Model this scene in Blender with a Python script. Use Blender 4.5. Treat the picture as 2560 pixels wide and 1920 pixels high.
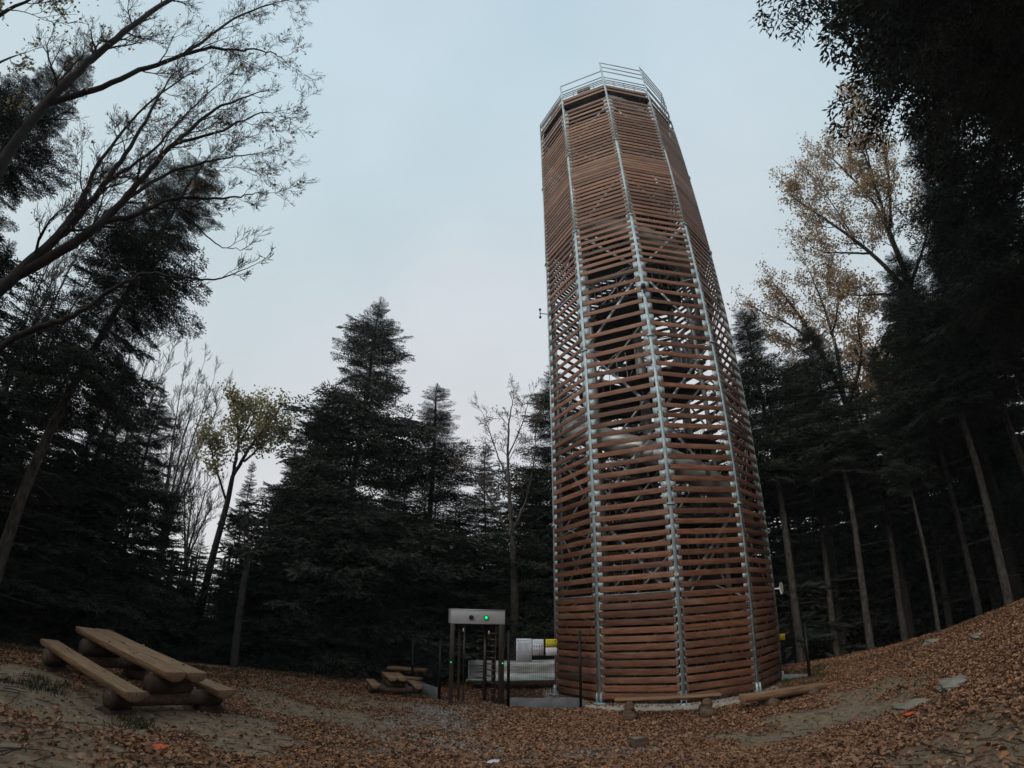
import bpy, math, random
import numpy as np
from mathutils import Vector, Matrix
R = math.radians
random.seed(7)
for o in list(bpy.data.objects): bpy.data.objects.remove(o)
scene = bpy.context.scene
col = scene.collection

# ------------------------------------------------------------------ camera
CAMZ = 2.3
cd = bpy.data.cameras.new('camera')
cam = bpy.data.objects.new('camera', cd); col.objects.link(cam)
cam.location = (0, 0, CAMZ)
FU, A3 = 0.98688, -0.0700                      # wide lens: theta = (r/f)(1+a3 r^2), r in half widths
cd.type = 'PANO'; cd.sensor_fit = 'HORIZONTAL'; cd.sensor_width = 36; cd.sensor_height = 27
cy = cd
cy.panorama_type = 'FISHEYE_LENS_POLYNOMIAL'
cy.fisheye_fov = math.pi
cy.fisheye_polynomial_k0 = 0.0
cy.fisheye_polynomial_k1 = -1/(18*FU)
cy.fisheye_polynomial_k2 = 0.0
cy.fisheye_polynomial_k3 = -A3/(FU*18**3)
cy.fisheye_polynomial_k4 = 0.0
PITCH, ROLL = 0.456545, 0.00764
cam.rotation_euler = (Matrix.Rotation(math.pi/2+PITCH, 4, 'X') @ Matrix.Rotation(ROLL, 4, 'Z')).to_euler()
cd.clip_start = 0.05; cd.clip_end = 3000
scene.camera = cam
scene.render.engine = 'CYCLES'
scene.view_settings.view_transform = 'Standard'
scene.view_settings.look = 'None'
scene.view_settings.exposure = 0.0
scene.view_settings.gamma = 1.0

# ------------------------------------------------------------------ sky and sun
SUN_EL, SUN_AZ = R(32), R(212)
w = bpy.data.worlds.new('World'); scene.world = w; w.use_nodes = True
nt = w.node_tree; nt.nodes.clear()
def N(nt, t, **k):
    n = nt.nodes.new(t)
    for a, v in k.items():
        if hasattr(n, a): setattr(n, a, v)
    return n
def L(nt, a, b): nt.links.new(a, b)
out = N(nt, 'ShaderNodeOutputWorld')
bgc = N(nt, 'ShaderNodeBackground'); bgs = N(nt, 'ShaderNodeBackground'); add = N(nt, 'ShaderNodeAddShader')
sky = N(nt, 'ShaderNodeTexSky'); sky.sky_type = 'NISHITA'; sky.sun_disc = False
sky.sun_elevation = SUN_EL; sky.sun_rotation = SUN_AZ
sky.air_density = 1.0; sky.dust_density = 4.0; sky.ozone_density = 1.5
L(nt, sky.outputs[0], bgs.inputs[0]); bgs.inputs[1].default_value = 0.02
tc = N(nt, 'ShaderNodeTexCoord'); sep = N(nt, 'ShaderNodeSeparateXYZ'); L(nt, tc.outputs['Generated'], sep.inputs[0])
ramp = N(nt, 'ShaderNodeValToRGB'); L(nt, sep.outputs['Z'], ramp.inputs[0])
els = ramp.color_ramp.elements
els[0].position = 0.0; els[0].color = (.56, .575, .585, 1)
els[1].position = 1.0; els[1].color = (.43, .53, .60, 1)
for p, c in ((.25, (.535, .555, .565, 1)), (.45, (.50, .55, .57, 1)), (.65, (.485, .555, .59, 1)), (.85, (.46, .56, .62, 1))):
    e = els.new(p); e.color = c
nz = N(nt, 'ShaderNodeTexNoise'); nz.inputs['Scale'].default_value = 1.3; nz.inputs['Detail'].default_value = 2
L(nt, tc.outputs['Generated'], nz.inputs['Vector'])
r2 = N(nt, 'ShaderNodeValToRGB'); L(nt, nz.outputs[0], r2.inputs[0])
r2.color_ramp.elements[0].position = .38; r2.color_ramp.elements[0].color = (.96, 1.0, .995, 1)
r2.color_ramp.elements[1].position = .62; r2.color_ramp.elements[1].color = (1.07, 1.01, 1.0, 1)
nz2 = N(nt, 'ShaderNodeTexNoise'); nz2.inputs['Scale'].default_value = 2.6; nz2.inputs['Detail'].default_value = 5; L(nt, tc.outputs['Generated'], nz2.inputs['Vector'])
mr2 = N(nt, 'ShaderNodeMapRange'); mr2.inputs[1].default_value = .3; mr2.inputs[2].default_value = .7; mr2.inputs[3].default_value = .955; mr2.inputs[4].default_value = 1.045; L(nt, nz2.outputs[0], mr2.inputs[0])
mxc = N(nt, 'ShaderNodeMixRGB', blend_type='MULTIPLY'); mxc.inputs[0].default_value = 1; L(nt, ramp.outputs[0], mxc.inputs[1]); L(nt, mr2.outputs[0], mxc.inputs[2])
mx = N(nt, 'ShaderNodeMixRGB', blend_type='MULTIPLY'); mx.inputs[0].default_value = 1
L(nt, mxc.outputs[0], mx.inputs[1]); L(nt, r2.outputs[0], mx.inputs[2])
L(nt, mx.outputs[0], bgc.inputs[0]); bgc.inputs[1].default_value = 1.20
L(nt, bgc.outputs[0], add.inputs[0]); L(nt, bgs.outputs[0], add.inputs[1]); L(nt, add.outputs[0], out.inputs[0])

sd = bpy.data.lights.new('sun', 'SUN'); sd.energy = 1.25; sd.angle = R(25); sd.color = (1, .95, .88)
sun = bpy.data.objects.new('sun', sd); col.objects.link(sun)
# sky sun_rotation is measured clockwise from +Y
dv = Vector((math.sin(SUN_AZ)*math.cos(SUN_EL), math.cos(SUN_AZ)*math.cos(SUN_EL), math.sin(SUN_EL)))
sun.rotation_euler = dv.to_track_quat('Z', 'Y').to_euler()

# ------------------------------------------------------------------ materials
def mat(name, c1, c2=None, scale=5.0, rough=.8, metal=0.0, bump=0.0, stretch=(1, 1, 1), detail=5, rnd=0.0, bscale=None, spec=.3, lo=.35, hi=.65, trans=0.0):
    m = bpy.data.materials.new(name); m.use_nodes = True; t = m.node_tree
    b = t.nodes['Principled BSDF']; b.inputs['Roughness'].default_value = rough; b.inputs['Metallic'].default_value = metal
    b.inputs['Specular IOR Level'].default_value = spec
    c2 = c2 or tuple(x*.6 for x in c1)
    co = N(t, 'ShaderNodeTexCoord'); mp = N(t, 'ShaderNodeMapping'); mp.inputs['Scale'].default_value = stretch
    L(t, co.outputs['Object'], mp.inputs[0])
    n = N(t, 'ShaderNodeTexNoise'); n.inputs['Scale'].default_value = scale; n.inputs['Detail'].default_value = detail
    L(t, mp.outputs[0], n.inputs['Vector'])
    rp = N(t, 'ShaderNodeValToRGB'); rp.color_ramp.elements[0].position = lo; rp.color_ramp.elements[1].position = hi
    rp.color_ramp.elements[0].color = (*c2, 1); rp.color_ramp.elements[1].color = (*c1, 1)
    L(t, n.outputs[0], rp.inputs[0]); outc = rp.outputs[0]
    if rnd:
        at = N(t, 'ShaderNodeAttribute'); at.attribute_name = 'rnd'
        mr = N(t, 'ShaderNodeMapRange'); mr.inputs[3].default_value = 1-rnd; mr.inputs[4].default_value = 1+rnd
        L(t, at.outputs['Fac'], mr.inputs[0])
        mm = N(t, 'ShaderNodeMixRGB', blend_type='MULTIPLY'); mm.inputs[0].default_value = 1
        L(t, outc, mm.inputs[1]); L(t, mr.outputs[0], mm.inputs[2]); outc = mm.outputs[0]
    L(t, outc, b.inputs['Base Color'])
    if bump:
        bp = N(t, 'ShaderNodeBump'); bp.inputs['Strength'].default_value = bump; bp.inputs['Distance'].default_value = .02
        n2 = N(t, 'ShaderNodeTexNoise'); n2.inputs['Scale'].default_value = bscale or scale*4; n2.inputs['Detail'].default_value = 4
        L(t, mp.outputs[0], n2.inputs['Vector']); L(t, n2.outputs[0], bp.inputs['Height']); L(t, bp.outputs[0], b.inputs['Normal'])
    return m
def emis(name, c, s):
    m = bpy.data.materials.new(name); m.use_nodes = True; b = m.node_tree.nodes['Principled BSDF']
    b.inputs['Base Color'].default_value = (*c, 1); b.inputs['Emission Color'].default_value = (*c, 1); b.inputs['Emission Strength'].default_value = s
    return m

M = {}
# tower slats: stained larch, knots, greyed
def slat_mat():
    m = bpy.data.materials.new('stained_slats'); m.use_nodes = True; t = m.node_tree
    b = t.nodes['Principled BSDF']; b.inputs['Roughness'].default_value = .62; b.inputs['Specular IOR Level'].default_value = .35
    co = N(t, 'ShaderNodeTexCoord'); at = N(t, 'ShaderNodeAttribute'); at.attribute_name = 'rnd'
    uv = N(t, 'ShaderNodeAttribute'); uv.attribute_name = 'along'
    cmb = N(t, 'ShaderNodeCombineXYZ'); sp = N(t, 'ShaderNodeSeparateXYZ'); L(t, co.outputs['Object'], sp.inputs[0])
    mu = N(t, 'ShaderNodeMath', operation='MULTIPLY'); mu.inputs[1].default_value = 40; L(t, at.outputs['Fac'], mu.inputs[0])
    L(t, uv.outputs['Fac'], cmb.inputs[0]); L(t, mu.outputs[0], cmb.inputs[1]); L(t, sp.outputs['Z'], cmb.inputs[2])
    mp = N(t, 'ShaderNodeMapping'); mp.inputs['Scale'].default_value = (1.6, 1, 22); L(t, cmb.outputs[0], mp.inputs[0])
    n = N(t, 'ShaderNodeTexNoise'); n.inputs['Scale'].default_value = 1.6; n.inputs['Detail'].default_value = 6; L(t, mp.outputs[0], n.inputs['Vector'])
    rp = N(t, 'ShaderNodeValToRGB'); e = rp.color_ramp.elements
    e[0].position = .3; e[0].color = (.085, .030, .018, 1); e[1].position = .72; e[1].color = (.26, .112, .058, 1)
    k = e.new(.52); k.color = (.165, .066, .034, 1)
    L(t, n.outputs[0], rp.inputs[0])
    # knots
    mp2 = N(t, 'ShaderNodeMapping'); mp2.inputs['Scale'].default_value = (5, 1, 13); L(t, cmb.outputs[0], mp2.inputs[0])
    v = N(t, 'ShaderNodeTexVoronoi'); v.inputs['Scale'].default_value = 1.0; L(t, mp2.outputs[0], v.inputs['Vector'])
    kr = N(t, 'ShaderNodeValToRGB'); kr.color_ramp.elements[0].position = .08; kr.color_ramp.elements[0].color = (.22, .2, .2, 1)
    kr.color_ramp.elements[1].position = .2; kr.color_ramp.elements[1].color = (1, 1, 1, 1); L(t, v.outputs['Distance'], kr.inputs[0])
    m1 = N(t, 'ShaderNodeMixRGB', blend_type='MULTIPLY'); m1.inputs[0].default_value = .8; L(t, rp.outputs[0], m1.inputs[1]); L(t, kr.outputs[0], m1.inputs[2])
    # greyed weather film in patches
    n3 = N(t, 'ShaderNodeTexNoise'); n3.inputs['Scale'].default_value = 1.1; n3.inputs['Detail'].default_value = 3; L(t, cmb.outputs[0], n3.inputs['Vector'])
    gr = N(t, 'ShaderNodeMapRange'); gr.inputs[1].default_value = .48; gr.inputs[2].default_value = .78; gr.inputs[3].default_value = 0; gr.inputs[4].default_value = .45; L(t, n3.outputs[0], gr.inputs[0])
    hz = N(t, 'ShaderNodeMapRange'); hz.inputs[1].default_value = 7; hz.inputs[2].default_value = 24; hz.inputs[3].default_value = 0; hz.inputs[4].default_value = .38; L(t, sp.outputs['Z'], hz.inputs[0])  # pales with height: brighter light at the top painted into the weather film
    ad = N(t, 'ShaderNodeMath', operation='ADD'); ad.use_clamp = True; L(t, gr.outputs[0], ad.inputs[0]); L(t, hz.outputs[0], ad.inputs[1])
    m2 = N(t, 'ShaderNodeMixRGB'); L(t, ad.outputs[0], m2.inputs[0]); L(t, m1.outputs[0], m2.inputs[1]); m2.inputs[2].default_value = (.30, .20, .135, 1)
    mr = N(t, 'ShaderNodeMapRange'); mr.inputs[3].default_value = .58; mr.inputs[4].default_value = 1.38; L(t, at.outputs['Fac'], mr.inputs[0])
    m3 = N(t, 'ShaderNodeMixRGB', blend_type='MULTIPLY'); m3.inputs[0].default_value = 1; L(t, m2.outputs[0], m3.inputs[1]); L(t, mr.outputs[0], m3.inputs[2])
    L(t, m3.outputs[0], b.inputs['Base Color'])
    bp = N(t, 'ShaderNodeBump'); bp.inputs['Strength'].default_value = .25; bp.inputs['Distance'].default_value = .01; L(t, n.outputs[0], bp.inputs['Height']); L(t, bp.outputs[0], b.inputs['Normal'])
    return m
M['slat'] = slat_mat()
M['galv'] = mat('galvanised_steel', (.50, .59, .615), (.33, .40, .425), scale=6, rough=.45, metal=.15, bump=.05)
M['tube'] = mat('grey_steel_tube', (.42, .43, .43), (.28, .29, .29), scale=5, rough=.45, metal=.4)
M['brace'] = mat('bright_flat_bar', (.62, .66, .67), (.45, .48, .5), scale=5, rough=.45, metal=.2)
M['stainless'] = mat('stainless_slide', (.52, .52, .50), (.30, .30, .29), scale=2.5, rough=.5, metal=.45, stretch=(1, 1, 5))
M['grate'] = mat('dark_grating', (.05, .05, .052), (.03, .03, .03), scale=8, rough=.7)
M['concrete'] = mat('pale_concrete', (.42, .39, .34), (.25, .23, .2), scale=3, rough=.9, bump=.3, bscale=30)
M['kerbc'] = mat('grey_concrete_panel', (.20, .21, .22), (.12, .13, .135), scale=2.5, rough=.9, bump=.4, bscale=40)
M['black'] = mat('black_powder_coat', (.012, .012, .013), (.008, .008, .008), rough=.5)
M['gatebrown'] = mat('worn_brushed_steel', (.11, .085, .072), (.06, .05, .045), scale=4, rough=.38, metal=.5, stretch=(1, 1, .3))
M['header'] = mat('brushed_light_steel', (.62, .61, .62), (.52, .52, .53), scale=5, rough=.4, metal=.3, stretch=(.3, 1, 6))
M['log'] = mat('weathered_log', (.18, .12, .08), (.085, .055, .038), scale=3, rough=.85, bump=.6, stretch=(1.5, 6, 6), bscale=8)
M['bark_log'] = mat('dark_log_bark', (.10, .068, .048), (.04, .028, .022), scale=4, rough=.9, bump=.8, bscale=10)
M['seat'] = mat('sawn_log_top', (.37, .23, .13), (.15, .09, .055), scale=2.2, rough=.72, bump=.7, stretch=(.9, 16, 16), bscale=3, detail=8, lo=.3, hi=.62)
M['endgrain'] = mat('end_grain', (.20, .12, .07), (.09, .05, .03), scale=14, rough=.85, bump=.4)
M['white'] = mat('white_paper', (.74, .75, .80), (.66, .67, .73), scale=3, rough=.6)
M['ink'] = mat('grey_ink', (.22, .24, .30), (.18, .2, .26), rough=.7)
M['red_ink'] = mat('red_ink', (.5, .12, .14), (.4, .08, .1), rough=.7)
M['blue_ink'] = mat('blue_ink', (.06, .10, .28), (.05, .08, .2), rough=.7)
M['darkink'] = mat('black_ink', (.03, .03, .03), (.02, .02, .02), rough=.7)
M['yellow'] = mat('yellow_board', (.78, .62, .02), (.7, .55, .02), rough=.5)
M['lampw'] = mat('white_plastic', (.8, .8, .8), (.7, .7, .7), rough=.4)
M['green'] = emis('green_led', (.0, .55, .12), 1.6)
M['pole'] = mat('dark_pole_steel', (.07, .07, .065), (.05, .05, .05), rough=.5)
M['rock'] = mat('pale_rock', (.30, .28, .23), (.19, .17, .13), scale=4, rough=.9, bump=.7, bscale=12)
M['orange'] = mat('orange_litter', (.75, .12, .04), (.6, .09, .03), rough=.6)
M['bark_fir'] = mat('grey_fir_bark', (.105, .094, .082), (.034, .03, .026), scale=9, rough=.95, bump=.8, stretch=(1, 1, .45), bscale=14)
M['bark_oak'] = mat('dark_oak_bark', (.036, .030, .027), (.018, .015, .014), scale=6, rough=.95, bump=.8, stretch=(1, 1, .4), bscale=12)
M['bark_grey'] = mat('smooth_grey_bark', (.085, .075, .066), (.04, .035, .03), scale=4, rough=.9, bump=.4)
M['needle'] = mat('fir_needles', (.050, .060, .043), (.022, .028, .021), scale=1.1, rough=.75, rnd=.45, spec=.12)
M['needle_pale'] = mat('pale_fir_needles', (.05, .065, .05), (.026, .034, .028), scale=1.1, rough=.75, rnd=.4, spec=.12)
def leafmat(name, cols, tr=.35):
    m = bpy.data.materials.new(name); m.use_nodes = True; t = m.node_tree
    b = t.nodes['Principled BSDF']; b.inputs['Roughness'].default_value = .75; b.inputs['Specular IOR Level'].default_value = .2
    at = N(t, 'ShaderNodeAttribute'); at.attribute_name = 'rnd'
    rp = N(t, 'ShaderNodeValToRGB'); e = rp.color_ramp.elements; n = len(cols)
    for i, c in enumerate(cols):
        k = e[i] if i < 2 and n >= 2 else e.new(0)
        k.position = i/(n-1); 
        k.color = (*c, 1)
    L(t, at.outputs['Fac'], rp.inputs[0]); L(t, rp.outputs[0], b.inputs['Base Color'])
    if tr:
        tl = N(t, 'ShaderNodeBsdfTranslucent'); L(t, rp.outputs[0], tl.inputs[0]); ms = N(t, 'ShaderNodeMixShader'); ms.inputs[0].default_value = tr
        L(t, b.outputs[0], ms.inputs[1]); L(t, tl.outputs[0], ms.inputs[2]); L(t, ms.outputs[0], t.nodes['Material Output'].inputs[0])
    return m
def leafmat2(name, cols, tr=.35):
    m = bpy.data.materials.new(name); m.use_nodes = True; t = m.node_tree
    b = t.nodes['Principled BSDF']; b.inputs['Roughness'].default_value = .8; b.inputs['Specular IOR Level'].default_value = .15
    at = N(t, 'ShaderNodeAttribute'); at.attribute_name = 'rnd'
    rp = N(t, 'ShaderNodeValToRGB'); rp.color_ramp.interpolation = 'CONSTANT'
    e = rp.color_ramp.elements
    while len(e) < len(cols): e.new(.5)
    for i, c in enumerate(cols): e[i].position = i/len(cols)
    for i, c in enumerate(cols): e[i].color = (*c, 1)
    L(t, at.outputs['Fac'], rp.inputs[0]); L(t, rp.outputs[0], b.inputs['Base Color'])
    if tr:
        tl = N(t, 'ShaderNodeBsdfTranslucent'); L(t, rp.outputs[0], tl.inputs[0]); ms = N(t, 'ShaderNodeMixShader'); ms.inputs[0].default_value = tr
        L(t, b.outputs[0], ms.inputs[1]); L(t, tl.outputs[0], ms.inputs[2]); L(t, ms.outputs[0], t.nodes['Material Output'].inputs[0])
    return m
M['litter'] = leafmat2('fallen_leaf', [(0.255, 0.131, 0.076), (0.33, 0.175, 0.099), (0.188, 0.101, 0.063), (0.383, 0.214, 0.127), (0.286, 0.142, 0.076), (0.158, 0.088, 0.057), (0.428, 0.261, 0.163), (0.233, 0.135, 0.088), (0.42, 0.189, 0.084), (0.309, 0.171, 0.106), (0.21, 0.117, 0.076), (0.353, 0.203, 0.127)], .1)
M['oakbrown'] = leafmat2('russet_oak_leaf', [(.30, .17, .10), (.38, .23, .13), (.24, .15, .09), (.46, .26, .10), (.34, .24, .15), (.20, .13, .09)], .5)
M['oaktan'] = leafmat2('tan_oak_leaf', [(.46, .33, .20), (.54, .40, .26), (.38, .27, .17), (.54, .34, .14), (.46, .36, .25), (.30, .22, .15)], .5)
M['oakyellow'] = leafmat2('yellow_green_leaf', [(.24, .22, .10), (.32, .28, .13), (.18, .18, .09), (.38, .33, .18)], .45)
M['grass'] = leafmat2('grass_blade', [(.04, .05, .02), (.06, .07, .028), (.075, .065, .03)], .2)

# ------------------------------------------------------------------ mesh builder
class MB:
    def __init__(s): s.V = []; s.Q = []; s.T = []; s.n = 0; s.rq = []; s.rt = []; s.aq = []
    def add(s, v, q=None, t=None, r=0.5):
        v = np.asarray(v, float); s.V.append(v)
        if q is not None and len(q):
            q = np.asarray(q, int); s.Q.append(q+s.n); s.rq.append(np.full(len(q), r) if np.isscalar(r) else np.asarray(r))
        if t is not None and len(t):
            t = np.asarray(t, int); s.T.append(t+s.n); s.rt.append(np.full(len(t), r) if np.isscalar(r) else np.asarray(r))
        s.n += len(v)
    def tube(s, pts, rad, k=8, cap=True, r=.5):
        P = np.asarray(pts, float); n = len(P)
        rad = np.full(n, rad) if np.isscalar(rad) else np.asarray(rad, float)
        T = np.gradient(P, axis=0); T /= (np.linalg.norm(T, axis=1)[:, None]+1e-12)
        ref = np.array([0, 0, 1.]) if abs(T[:, 2]).mean() < .8 else np.array([1., 0, 0])
        U = np.cross(T, ref); U /= (np.linalg.norm(U, axis=1)[:, None]+1e-12); W = np.cross(T, U)
        a = np.arange(k)*2*math.pi/k
        V = P[:, None]+rad[:, None, None]*(np.cos(a)[None, :, None]*U[:, None]+np.sin(a)[None, :, None]*W[:, None])
        V = V.reshape(-1, 3)
        i = np.arange(n-1)[:, None]*k; j = np.arange(k)[None]; j2 = (j+1) % k
        Q = np.stack([i+j, i+j2, i+k+j2, i+k+j], -1).reshape(-1, 4)
        if cap:
            V = np.vstack([V, P[0], P[-1]]); jj = np.arange(k)
            t = np.vstack([np.stack([np.full(k, n*k), (jj+1) % k, jj], 1), np.stack([np.full(k, n*k+1), (n-1)*k+jj, (n-1)*k+(jj+1) % k], 1)])
            s.add(V, Q, t, r)
        else: s.add(V, Q, r=r)
    def box(s, c, h, M3=None, r=.5, bev=0):
        # centre, half sizes, optional rotation matrix (columns = axes)
        c = np.asarray(c, float); h = np.asarray(h, float)
        v = np.array([[x, y, z] for z in (-1, 1) for y in (-1, 1) for x in (-1, 1)], float)*h
        if M3 is not None: v = v @ np.asarray(M3).T
        s.add(v+c, [(0, 2, 3, 1), (4, 5, 7, 6), (0, 1, 5, 4), (2, 6, 7, 3), (1, 3, 7, 5), (0, 4, 6, 2)], r=r)
    def bar(s, a, b, wd, th, up=(0, 0, 1), r=.5):
        a = np.asarray(a, float); b = np.asarray(b, float); d = b-a; Ln = np.linalg.norm(d); d /= Ln
        u = np.cross(up, d); u /= np.linalg.norm(u); v = np.cross(d, u)
        s.box((a+b)/2, (Ln/2, wd/2, th/2), np.stack([d, u, v], 1), r)
    def extrude(s, prof, a, b, up=(0, 0, 1), r=.5):
        # prof: list of (u,v) closed polygon, swept from a to b
        a = np.asarray(a, float); b = np.asarray(b, float); d = (b-a)/np.linalg.norm(b-a)
        u = np.cross(d, up); u /= np.linalg.norm(u); v = np.cross(u, d)
        pr = np.asarray(prof, float); k = len(pr)
        o = pr[:, :1]*u+pr[:, 1:]*v
        V = np.vstack([a+o, b+o, a+o.mean(0), b+o.mean(0)])
        j = np.arange(k); j2 = (j+1) % k
        s.add(V, np.stack([j, j2, k+j2, k+j], 1), np.vstack([np.stack([np.full(k, 2*k), j2, j], 1), np.stack([np.full(k, 2*k+1), k+j, k+j2], 1)]), r)
    def build(s, name, m, parent=None, smooth=False, along=None, bevel=0):
        V = np.vstack(s.V); me = bpy.data.meshes.new(name)
        Q = np.vstack(s.Q) if s.Q else np.zeros((0, 4), int); T = np.vstack(s.T) if s.T else np.zeros((0, 3), int)
        nl = Q.size+T.size; nf = len(Q)+len(T)
        me.vertices.add(len(V)); me.vertices.foreach_set('co', V.astype(np.float32).ravel())
        me.loops.add(nl); me.loops.foreach_set('vertex_index', np.concatenate([Q.ravel(), T.ravel()]).astype(np.int32))
        me.polygons.add(nf)
        st = np.concatenate([np.arange(len(Q))*4, Q.size+np.arange(len(T))*3]).astype(np.int32)
        me.polygons.foreach_set('loop_start', st)
        try: me.polygons.foreach_set('loop_total', np.concatenate([np.full(len(Q), 4), np.full(len(T), 3)]).astype(np.int32))
        except Exception: pass
        if smooth: me.polygons.foreach_set('use_smooth', np.ones(nf, bool))
        rr = np.concatenate((s.rq if s.Q else [])+(s.rt if s.T else [])).astype(np.float32)
        at = me.attributes.new('rnd', 'FLOAT', 'FACE'); at.data.foreach_set('value', rr)
        if along is not None:
            a2 = me.attributes.new('along', 'FLOAT', 'POINT'); a2.data.foreach_set('value', along(V).astype(np.float32))
        me.update(calc_edges=True); me.validate()
        me.materials.append(m if not isinstance(m, str) else M[m])
        o = bpy.data.objects.new(name, me); col.objects.link(o)
        if parent is not None: o.parent = parent
        if bevel:
            md = o.modifiers.new('bevel', 'BEVEL'); md.width = bevel; md.segments = 2; md.limit_method = 'ANGLE'
        return o
def tag(o, label=None, cat=None, group=None, kind=None):
    if label: o['label'] = label
    if cat: o['category'] = cat
    if group: o['group'] = group
    if kind: o['kind'] = kind
    return o
def thing(name, loc, label, cat, rz=0, group=None, scale=None, tilt=None):
    o = bpy.data.objects.new(name, None); col.objects.link(o); o.location = loc; o.rotation_euler = (tilt[0] if tilt else 0, tilt[1] if tilt else 0, rz)
    if scale: o.scale = scale
    o.empty_display_size = .3
    return tag(o, label, cat, group)
def pol(az, D): return np.array([D*math.sin(R(az)), D*math.cos(R(az))])

# ------------------------------------------------------------------ terrain
CP = []
for az, D, z in [(0, .01, .7), (0, 3, .68), (0, 6, .45), (0, 8, .17), (0, 10, .02), (0, 13, 0), (12, 10, .0), (14, 12.5, -.02), (5, 13.5, -.02), (24, 11.5, 0), (18, 8, .17), (16, 16, -.03), (5, 20, 0), (20, 21, 0), (-8, 15, 0), (-6, 12, 0.02),
    (-49, 5.5, .78), (-26, 6.5, .47), (-14, 8, .2), (-40, 8.2, .46), (-45, 10, .60), (-31, 9, .42), (-31, 12, .35), (-50, 13, .52), (-31, 15, .36), (-19, 17.2, .2), (-12, 18.5, .04), (-20, 12, .13), (-60, 9, .75), (-62, 14, .6), (-75, 8, .95),
    (28.7, 18.5, .1), (33.3, 18, .28), (37.8, 17.5, .40), (42.3, 17, .69), (46.7, 16.5, 1.03), (51.5, 16, 1.38), (60, 15, 1.9), (75, 14, 2.4), (41.7, 10, .5), (32.8, 10.5, .05), (35, 13.5, .2), (45, 13, .8), (49.5, 5, .85), (26, 6.5, .42), (60, 9, 1.3), (75, 7, 1.5),
    (90, 10, 1.9), (-90, 10, 1.1), (120, 10, 1.2), (-120, 10, 1.0), (180, 10, .9), (180, 20, 1.0), (140, 20, 1.4), (-140, 20, 1.0)]:
    p = pol(az, D); CP.append((p[0], p[1], z))
# beyond the rim of the clearing the ground falls away (a hilltop)
for az, D, z in [(-75, 20, 0), (-50, 20, -.3), (-40, 22, -.6), (-31, 22, -.5), (-19, 25, -.7), (-12, 27, -.8), (0, 29, -.9), (15, 30, -.9), (28, 27, -.8), (38, 26, -.4), (47, 25, .3), (55, 24, .8), (75, 22, 1.6), (100, 22, 1.6), (-100, 22, .3),
    (-60, 34, -2), (-30, 36, -2.5), (0, 40, -2.6), (30, 38, -2.5), (60, 36, -.6), (90, 36, .5), (-90, 36, -1), (180, 36, .5), (135, 36, .8), (-135, 36, 0)]:
    p = pol(az, D); CP.append((p[0], p[1], z))
CP = np.array(CP)
def _phi(d2): return .5*d2*np.log(d2+1e-9)
def _tps():
    n = len(CP); d2 = ((CP[:, None, :2]-CP[None, :, :2])**2).sum(-1)
    K = _phi(d2)+np.eye(n)*.3; Pm = np.hstack([np.ones((n, 1)), CP[:, :2]])
    A = np.zeros((n+3, n+3)); A[:n, :n] = K; A[:n, n:] = Pm; A[n:, :n] = Pm.T
    return np.linalg.solve(A, np.concatenate([CP[:, 2], np.zeros(3)]))
TW = _tps()
def gz_arr(x, y):
    x = np.asarray(x, float); y = np.asarray(y, float); sh = x.shape; x = x.ravel(); y = y.ravel()
    out = np.empty_like(x); n = len(CP)
    rr = np.hypot(x, y); sc = np.where(rr > 40, 40/np.maximum(rr, 1e-6), 1)
    xx, yy = x*sc, y*sc
    for i in range(0, len(x), 20000):
        sl = slice(i, i+20000)
        d2 = (xx[sl, None]-CP[None, :, 0])**2+(yy[sl, None]-CP[None, :, 1])**2
        out[sl] = _phi(d2)@TW[:n]+TW[n]+TW[n+1]*xx[sl]+TW[n+2]*yy[sl]
    # small undulation
    out += .018*np.sin(x*1.7+np.sin(y*1.1))*np.cos(y*1.9+1.3*np.sin(x*.8))+.008*np.sin(x*5.1+2*np.sin(y*3.7))*np.sin(y*4.3)
    return out.reshape(sh)
def gz(x, y): return float(gz_arr(np.array([x]), np.array([y]))[0])
def gp(az, D, dz=0):
    p = pol(az, D); return (p[0], p[1], gz(p[0], p[1])+dz)

TC = np.array([4.7235, 16.096]); TR = 3.44; TH0 = -81.486
def bare_mask(x, y):
    # 1 = bare soil, 0 = full litter; soft elliptical patches
    m = np.zeros_like(x)
    def ell(az, D, a, b, rot, s=1.0):
        c = pol(az, D); dx, dy = x-c[0], y-c[1]; cr, sr = math.cos(R(rot)), math.sin(R(rot))
        u = (dx*cr+dy*sr)/a; v = (-dx*sr+dy*cr)/b
        return s*np.clip(1.35-np.sqrt(u*u+v*v)-.25*np.sin(x*3.1+y*1.3)-.2*np.sin(y*4.7-x*2.2), 0, .5)*2
    for a in [(33, 11, 2.6, 1.0, 25), (38.5, 10.6, 1.5, .5, 20, .8), (-46, 8.4, 2.6, 1.6, 40), (-34, 8.5, 2.2, 1.2, 10), (-50, 6, 1.8, 1.2, 0, .8), (-22, 11.5, 2.6, .9, -10, .9), (-17, 13.5, 2.4, .7, 0, .8), (-9, 11.5, 1.4, .8, 0, .6),
              (44, 5.5, 1.2, .7, 30, .7), (26, 5.8, 1.6, .5, 10, .5), (-30, 5.3, 1.4, .5, 0, .5), (11, 8.7, 1.2, .5, 5, .7)]:
        m = np.maximum(m, ell(*a))
    return np.clip(m, 0, 1)
def gravel_mask(x, y):
    c = pol(-4, 12.2); d = np.sqrt(((x-c[0])/1.6)**2+((y-c[1])/2.4)**2)
    c2 = pol(3, 9.5); d2 = np.sqrt(((x-c2[0])/2.6)**2+((y-c2[1])/1.3)**2)
    return np.clip(1.4-np.minimum(d, d2)-.15*np.sin(x*4+y*3), 0, 1)

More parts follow.
